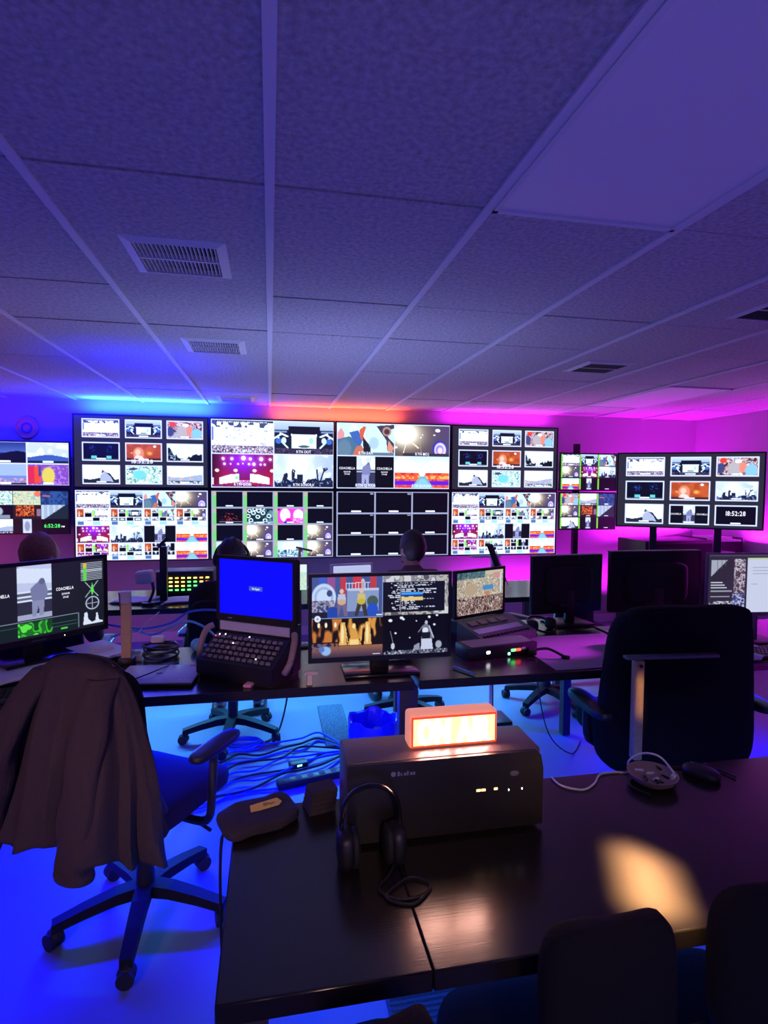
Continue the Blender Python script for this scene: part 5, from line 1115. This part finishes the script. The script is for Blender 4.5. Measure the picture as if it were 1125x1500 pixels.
t = thing('glasses_stand', 'shiny chrome gadget on the chair shoulder level right of the person', 'gadget', (1.62, 4.22, ZD)); [obj('knob', MB().sell((x_, 0, .06), .03, .03, .03, nu=20, nv=10), 'light_plastic', t) for x_ in (0, .07)]; obj('base', MB().rbox(-.05, -.03, 0, .12, .03, .04, .006), 'black_plastic', t)
t = thing('equipment_cabinet', 'black cabinet below the large angled screen', 'cabinet', (4.05, 5.30, 0)); obj('body', MB().rbox(-.38, -.22, 0, .40, .25, 1.05, .01), 'black_plastic', t); obj('door', MB().rbox(-.36, -.232, .05, .38, -.219, 1.02, .006), 'black_matte', t); obj('handle', MB().cyl((.30, -.245, .5), (.30, -.245, .62), .008, 10), 'grey_plastic', t)
t = thing('shelf_unit', 'magenta-lit shelf unit with stacked papers in the right corner', 'shelf', (4.70, 5.40, 0))
for z in (.02, .45, .80, 1.02): obj('shelf', MB().box(-.22, -.18, z, .24, .2, z + .02), 'light_plastic', t)
for s in (-.22, .22): obj('side', MB().box(s - .01 + .0, -.18, 0, s + .01, .2, 1.06), 'black_plastic', t)
for k, (z, w_) in enumerate(((.82, .19), (.85, .17), (.88, .18), (1.04, .14))): tag(obj('binder', MB().rbox(4.70 - w_, 5.26, z, 4.70 + w_, 5.52, z + .026, .004, 1), 'white_paper'), ('lowest', 'middle', 'upper', 'topmost')[k] + ' flat binder on the magenta-lit shelf unit', 'binder', 'binders on the shelf unit')

# ================================================================== UNDER THE DESKS
t = thing('waste_bin', 'waste bin with a blue plastic liner under the desk', 'bin', (.572, 3.13, 0))
obj('bucket', MB().lathe([(0, .004), (.105, .004), (.132, .27), (.128, .27), (.10, .012), (0, .012)], n=32), 'blue_bag', t)
ln = MB(); prof = []
n = 40; vv = []
for j, (r, z) in enumerate(((.122, .12), (.127, .275), (.137, .283), (.144, .25), (.141, .17))):
    for i in range(n): a = 2 * PI * i / n; q = 1 + .04 * math.sin(9 * a + j) + .03 * math.sin(17 * a); vv.append((r * q * math.cos(a), r * q * math.sin(a), z + .012 * math.sin(5 * a + 1)))
ln.add(vv, [(j * n + i, j * n + (i + 1) % n, (j + 1) * n + (i + 1) % n, (j + 1) * n + i) for j in range(4) for i in range(n)], True)
obj('liner', ln, 'blue_bag', t)
for k in range(4): obj('rubbish', MB().sell((.04 * math.cos(k * 1.7), .04 * math.sin(k * 1.7), .13 + .02 * k), .05, .045, .04, nu=14, nv=8, fn=lambda p: p * (1 + .2 * math.sin(p.x * 90 + p.y * 70))), 'black_matte', t)
random.seed(9)
for k in range(9):
    y0 = 2.95 + .06 * k; pts = [(-.42 - .03 * k, y0 - .12, .008)]
    for s in range(1, 7): pts.append((-.42 + s * .12 + random.uniform(-.02, .02), y0 - .12 + s * .045 + random.uniform(-.04, .04), .008 + .006 * (k % 3)))
    pts.append((.45, 3.30 + .008 * k, .008))
    tag(obj('floor_cable', MB().tube(pts, .006, 6, 5), 'cable_black' if k % 2 else 'cable_blue'), ('black' if k % 2 else 'blue') + ' cable, ' + ('nearest', 'second', 'third', 'fourth', 'fifth', 'sixth', 'seventh', 'eighth', 'farthest')[k] + ' from the camera in the floor bundle beside the chair', 'cable', 'bundled floor cables')
t = thing('cable_loop', 'tangled loop of blue cable on the pale blue floor', 'cable', (-.165, 3.50, 0))
for k in range(5): obj('loop', MB().torus((.02 * math.sin(k * 2.2), .015 * math.cos(k * 1.8), .008 + .007 * k), .075 + .012 * math.sin(k), .005, nu=36, nv=6, xf=Matrix.Diagonal((1.3, .8, 1, 1)) @ RX(.1 * math.sin(k))), 'cable_blue', t)
obj('lead', MB().tube([(.08, .0, .01), (.16, .05, .008), (.22, .16, .02), (.27, .20, .2), (.28, .1, .45), (.29, -.35, .69)], .006, 6, 6), 'cable_black', t)
t = thing('power_strip', 'dark blue power strip lying on the floor behind the near table', 'power strip', (.22, 3.02, 0), .22); obj('body', MB().rbox(-.19, -.03, 0, .19, .03, .04, .008), 'black_plastic', t)
for k in range(5): obj('socket', MB().cyl((-.14 + k * .065, 0, .0395), (-.14 + k * .065, 0, .0415), .018, 16), 'print_dark', t)
obj('light', MB().box(.165, -.01, .039, .175, .01, .043), 'led_teal', t)
for x, y, lab in ((.155, 3.20, 'small teal indicator light of a floor adapter amid the cable bundle'), (-.13, 2.72, 'small teal indicator light of a floor adapter beside the chair seat')):
    t = thing('floor_adapter', lab, 'adapter', (x, y, 0), .3); obj('body', MB().rbox(-.05, -.03, 0, .05, .03, .03, .006), 'black_plastic', t); obj('light', MB().rbox(-.016, -.0315, .014, .012, -.0295, .024, .001, 1), 'led_teal', t)
for pts, lab in (([(1.30, 3.2, .70), (1.27, 3.1, .5), (1.24, 3.0, .2), (1.25, 2.9, .02), (1.35, 2.8, .006)], 'black cable hanging under the desk right of the sign'), ([(1.62, 3.3, .70), (1.60, 3.2, .4), (1.63, 3.1, .12), (1.75, 3.05, .01), (1.9, 3.2, .006)], 'black cable hanging under the desk near the empty chair'), ([(-.62, 2.5, .70), (-.60, 2.55, .5), (-.56, 2.6, .3), (-.5, 2.7, .1), (-.4, 2.8, .008)], 'black cable hanging from the desk behind the jacket chair'), ([(-.075, 1.40, .76), (-.115, 1.40, .74), (-.12, 1.42, .5), (-.115, 1.5, .2), (-.1, 1.6, .01), (.0, 1.75, .006)], 'thin black cable hanging off the left end of the near table')):
    tag(obj('hanging_cable', MB().tube(pts, .004, 6, 6), 'cable_black'), lab, 'cable')
for s, pts in ((0, [(-1.2, 2.9, .62), (-.8, 2.95, .60), (-.4, 2.92, .63), (.0, 2.9, .66)]), (1, [(-1.2, 2.95, .58), (-.8, 2.98, .57), (-.4, 2.96, .60), (.0, 2.93, .64)])):
    tag(obj('network_cable', MB().tube(pts, .008, 7, 6), 'cable_blue'), ('upper', 'lower')[s] + ' blue cable strung along the underside of the left desk', 'cable')
t = thing('desktop_tower', 'dark computer tower on the floor under the right desk', 'computer', (.80, 2.75, 0), .3); obj('case', MB().rbox(-.07, -.17, .008, .07, .17, .40, .008), 'desk_leg', t); obj('front', MB().box(-.06, -.176, .02, .06, -.169, .39), 'black_plastic', t)
for x in (-.05, .05):
    for y in (-.14, .14): obj('foot', MB().cyl((x, y, 0), (x, y, .012), .012, 10), 'black_plastic', t)

# ================================================================== PEOPLE (seated at the back desk, backs to the camera)
def capsule(m, p, q, ra, rb, n=14):
    m.cone(p, q, ra, rb, n); m.sell(p, ra, ra, ra, nu=n, nv=8); m.sell(q, rb, rb, rb, nu=n, nv=8)
def remesh(o, vox):
    r_ = o.modifiers.new('skin', 'REMESH'); r_.mode = 'VOXEL'; r_.voxel_size = vox; r_.use_smooth_shade = True
    s_ = o.modifiers.new('smooth', 'SMOOTH'); s_.iterations = 4; s_.factor = .5
def person(label, x, y, rz, top, hair, shirt, head_yaw=0.0, long_hair=False, headset=False):
    """faces +y in its own frame; top = height of the crown"""
    t = thing('person', label, 'person', (x, y, 0), rz)
    z = top - 1.30; sh = 1.03 + z; hp = .55
    body = MB(); H = Vector((0, .02, 1.185 + z)); hm = T(*H) @ RZ(head_yaw)
    body.sell((0, 0, 0), .074, .092, .112, nu=24, nv=16, xf=hm, fn=lambda p: Vector((p.x * (1 - .16 * max(0, -p.z) / .112), p.y, p.z)))
    body.sell((0, .094, -.012), .013, .018, .024, nu=10, nv=8, xf=hm); body.sell((0, .078, -.088), .030, .022, .022, nu=12, nv=8, xf=hm); body.sell((0, .086, -.052), .024, .008, .008, nu=12, nv=6, xf=hm)
    for s in (-1, 1): body.sell((s * .076, -.005, -.01), .011, .020, .032, nu=12, nv=8, xf=hm); body.sell((s * .03, .082, .012), .014, .010, .010, nu=10, nv=6, xf=hm)
    capsule(body, (0, 0, sh - .01), (0, .01, 1.12 + z), .058, .054)
    capsule(body, (0, -.02, hp), (0, -.03, sh - .14), .13, .15); capsule(body, (-.13, -.02, sh - .05), (.13, -.02, sh - .05), .065, .065)
    clo = MB(); capsule(clo, (0, -.02, hp), (0, -.03, sh - .14), .148, .165); capsule(clo, (-.14, -.02, sh - .055), (.14, -.02, sh - .055), .078, .078); capsule(clo, (0, -.005, sh - .03), (0, .0, sh + .015), .085, .066)
    tr = MB()
    for s in (-1, 1):
        S_, E_, W_ = (s * .19, -.02, sh - .07), (s * .24, .10, sh - .31), (s * .16, .34, .80)
        capsule(body, S_, E_, .046, .040); capsule(body, E_, W_, .038, .028); capsule(clo, S_, E_, .060, .052); capsule(clo, E_, tuple(Vector(E_).lerp(Vector(W_), .88)), .050, .040)
        capsule(body, W_, (s * .15, .41, .79), .032, .036)                                   # palm
        for k in range(4):
            bx_ = s * .15 + (k - 1.5) * .019; L_ = (.070, .080, .075, .060)[k]
            capsule(body, (bx_, .435, .792), (bx_ * 1.0, .435 + L_ * .55, .798), .0095, .009, 8); capsule(body, (bx_, .435 + L_ * .55, .798), (bx_, .435 + L_, .782), .009, .0075, 8)
        capsule(body, (s * .12, .40, .785), (s * .095, .445, .782), .011, .009, 8)           # thumb
        K_, A_ = (s * .13, .42, .52), (s * .13, .40, .09)
        capsule(body, (s * .09, 0, .54), K_, .08, .055); capsule(body, K_, A_, .052, .036); capsule(body, A_, (s * .14, .52, .05), .038, .03)
        capsule(tr, (s * .09, -.02, .545), K_, .096, .066); capsule(tr, K_, (s * .13, .40, .13), .066, .052)
    b = obj('body', body, 'skin', t); remesh(b, .0085)
    c_ = obj('shirt', clo, shirt, t); remesh(c_, .013); r_ = obj('trousers', tr, 'trousers', t); remesh(r_, .014)
    for s in (-1, 1): obj('shoe', MB().sell((s * .14, .47, .045), .048, .125, .045, .7, .8, nu=20, nv=10), 'black_plastic', t)
    hr = MB(); hr.sell((0, -.014, .018), .086, .100, .112, nu=28, nv=18, xf=hm, fn=lambda p: Vector((p.x * (1 + .035 * math.sin(p.z * 90 + p.y * 70)), (p.y if p.y < .05 else .05 + (p.y - .05) * .4) * (1 + .03 * math.sin(p.x * 110)), (p.z if p.z > -.05 or p.y < 0 else -.05) + .004 * math.sin(p.x * 130 + p.y * 60))))
    if long_hair: hr.sell((0, -.05, -.06), .085, .055, .11, nu=24, nv=14, xf=hm)
    obj('hair', hr, hair, t)
    if headset:
        g = MB(); g.torus((0, 0, 0), .102, .009, nu=36, nv=8, xf=RX(PI / 2), a0=-.15, a1=PI + .15); g.sell((-.098, 0, -.01), .018, .035, .042, nu=16, nv=10); g.sell((.098, 0, -.01), .018, .035, .042, nu=16, nv=10)
        o = obj('headset', g, 'black_plastic', t); o.matrix_local = hm
    return t
person('person with short brown hair and plum top, seen from behind before the black wall screen', .931, 3.70, .05, 1.281, 'hair_brown', 'shirt_plum', head_yaw=.35)
person('person in black with dark hair, head above the blue screen', -.232, 3.62, -.05, 1.25, 'hair_black', 'shirt_black', headset=True)
person('person at the left edge whose head shows above the left monitor', -1.223, 3.40, .0, 1.308, 'hair_auburn', 'shirt_red', head_yaw=-.6)
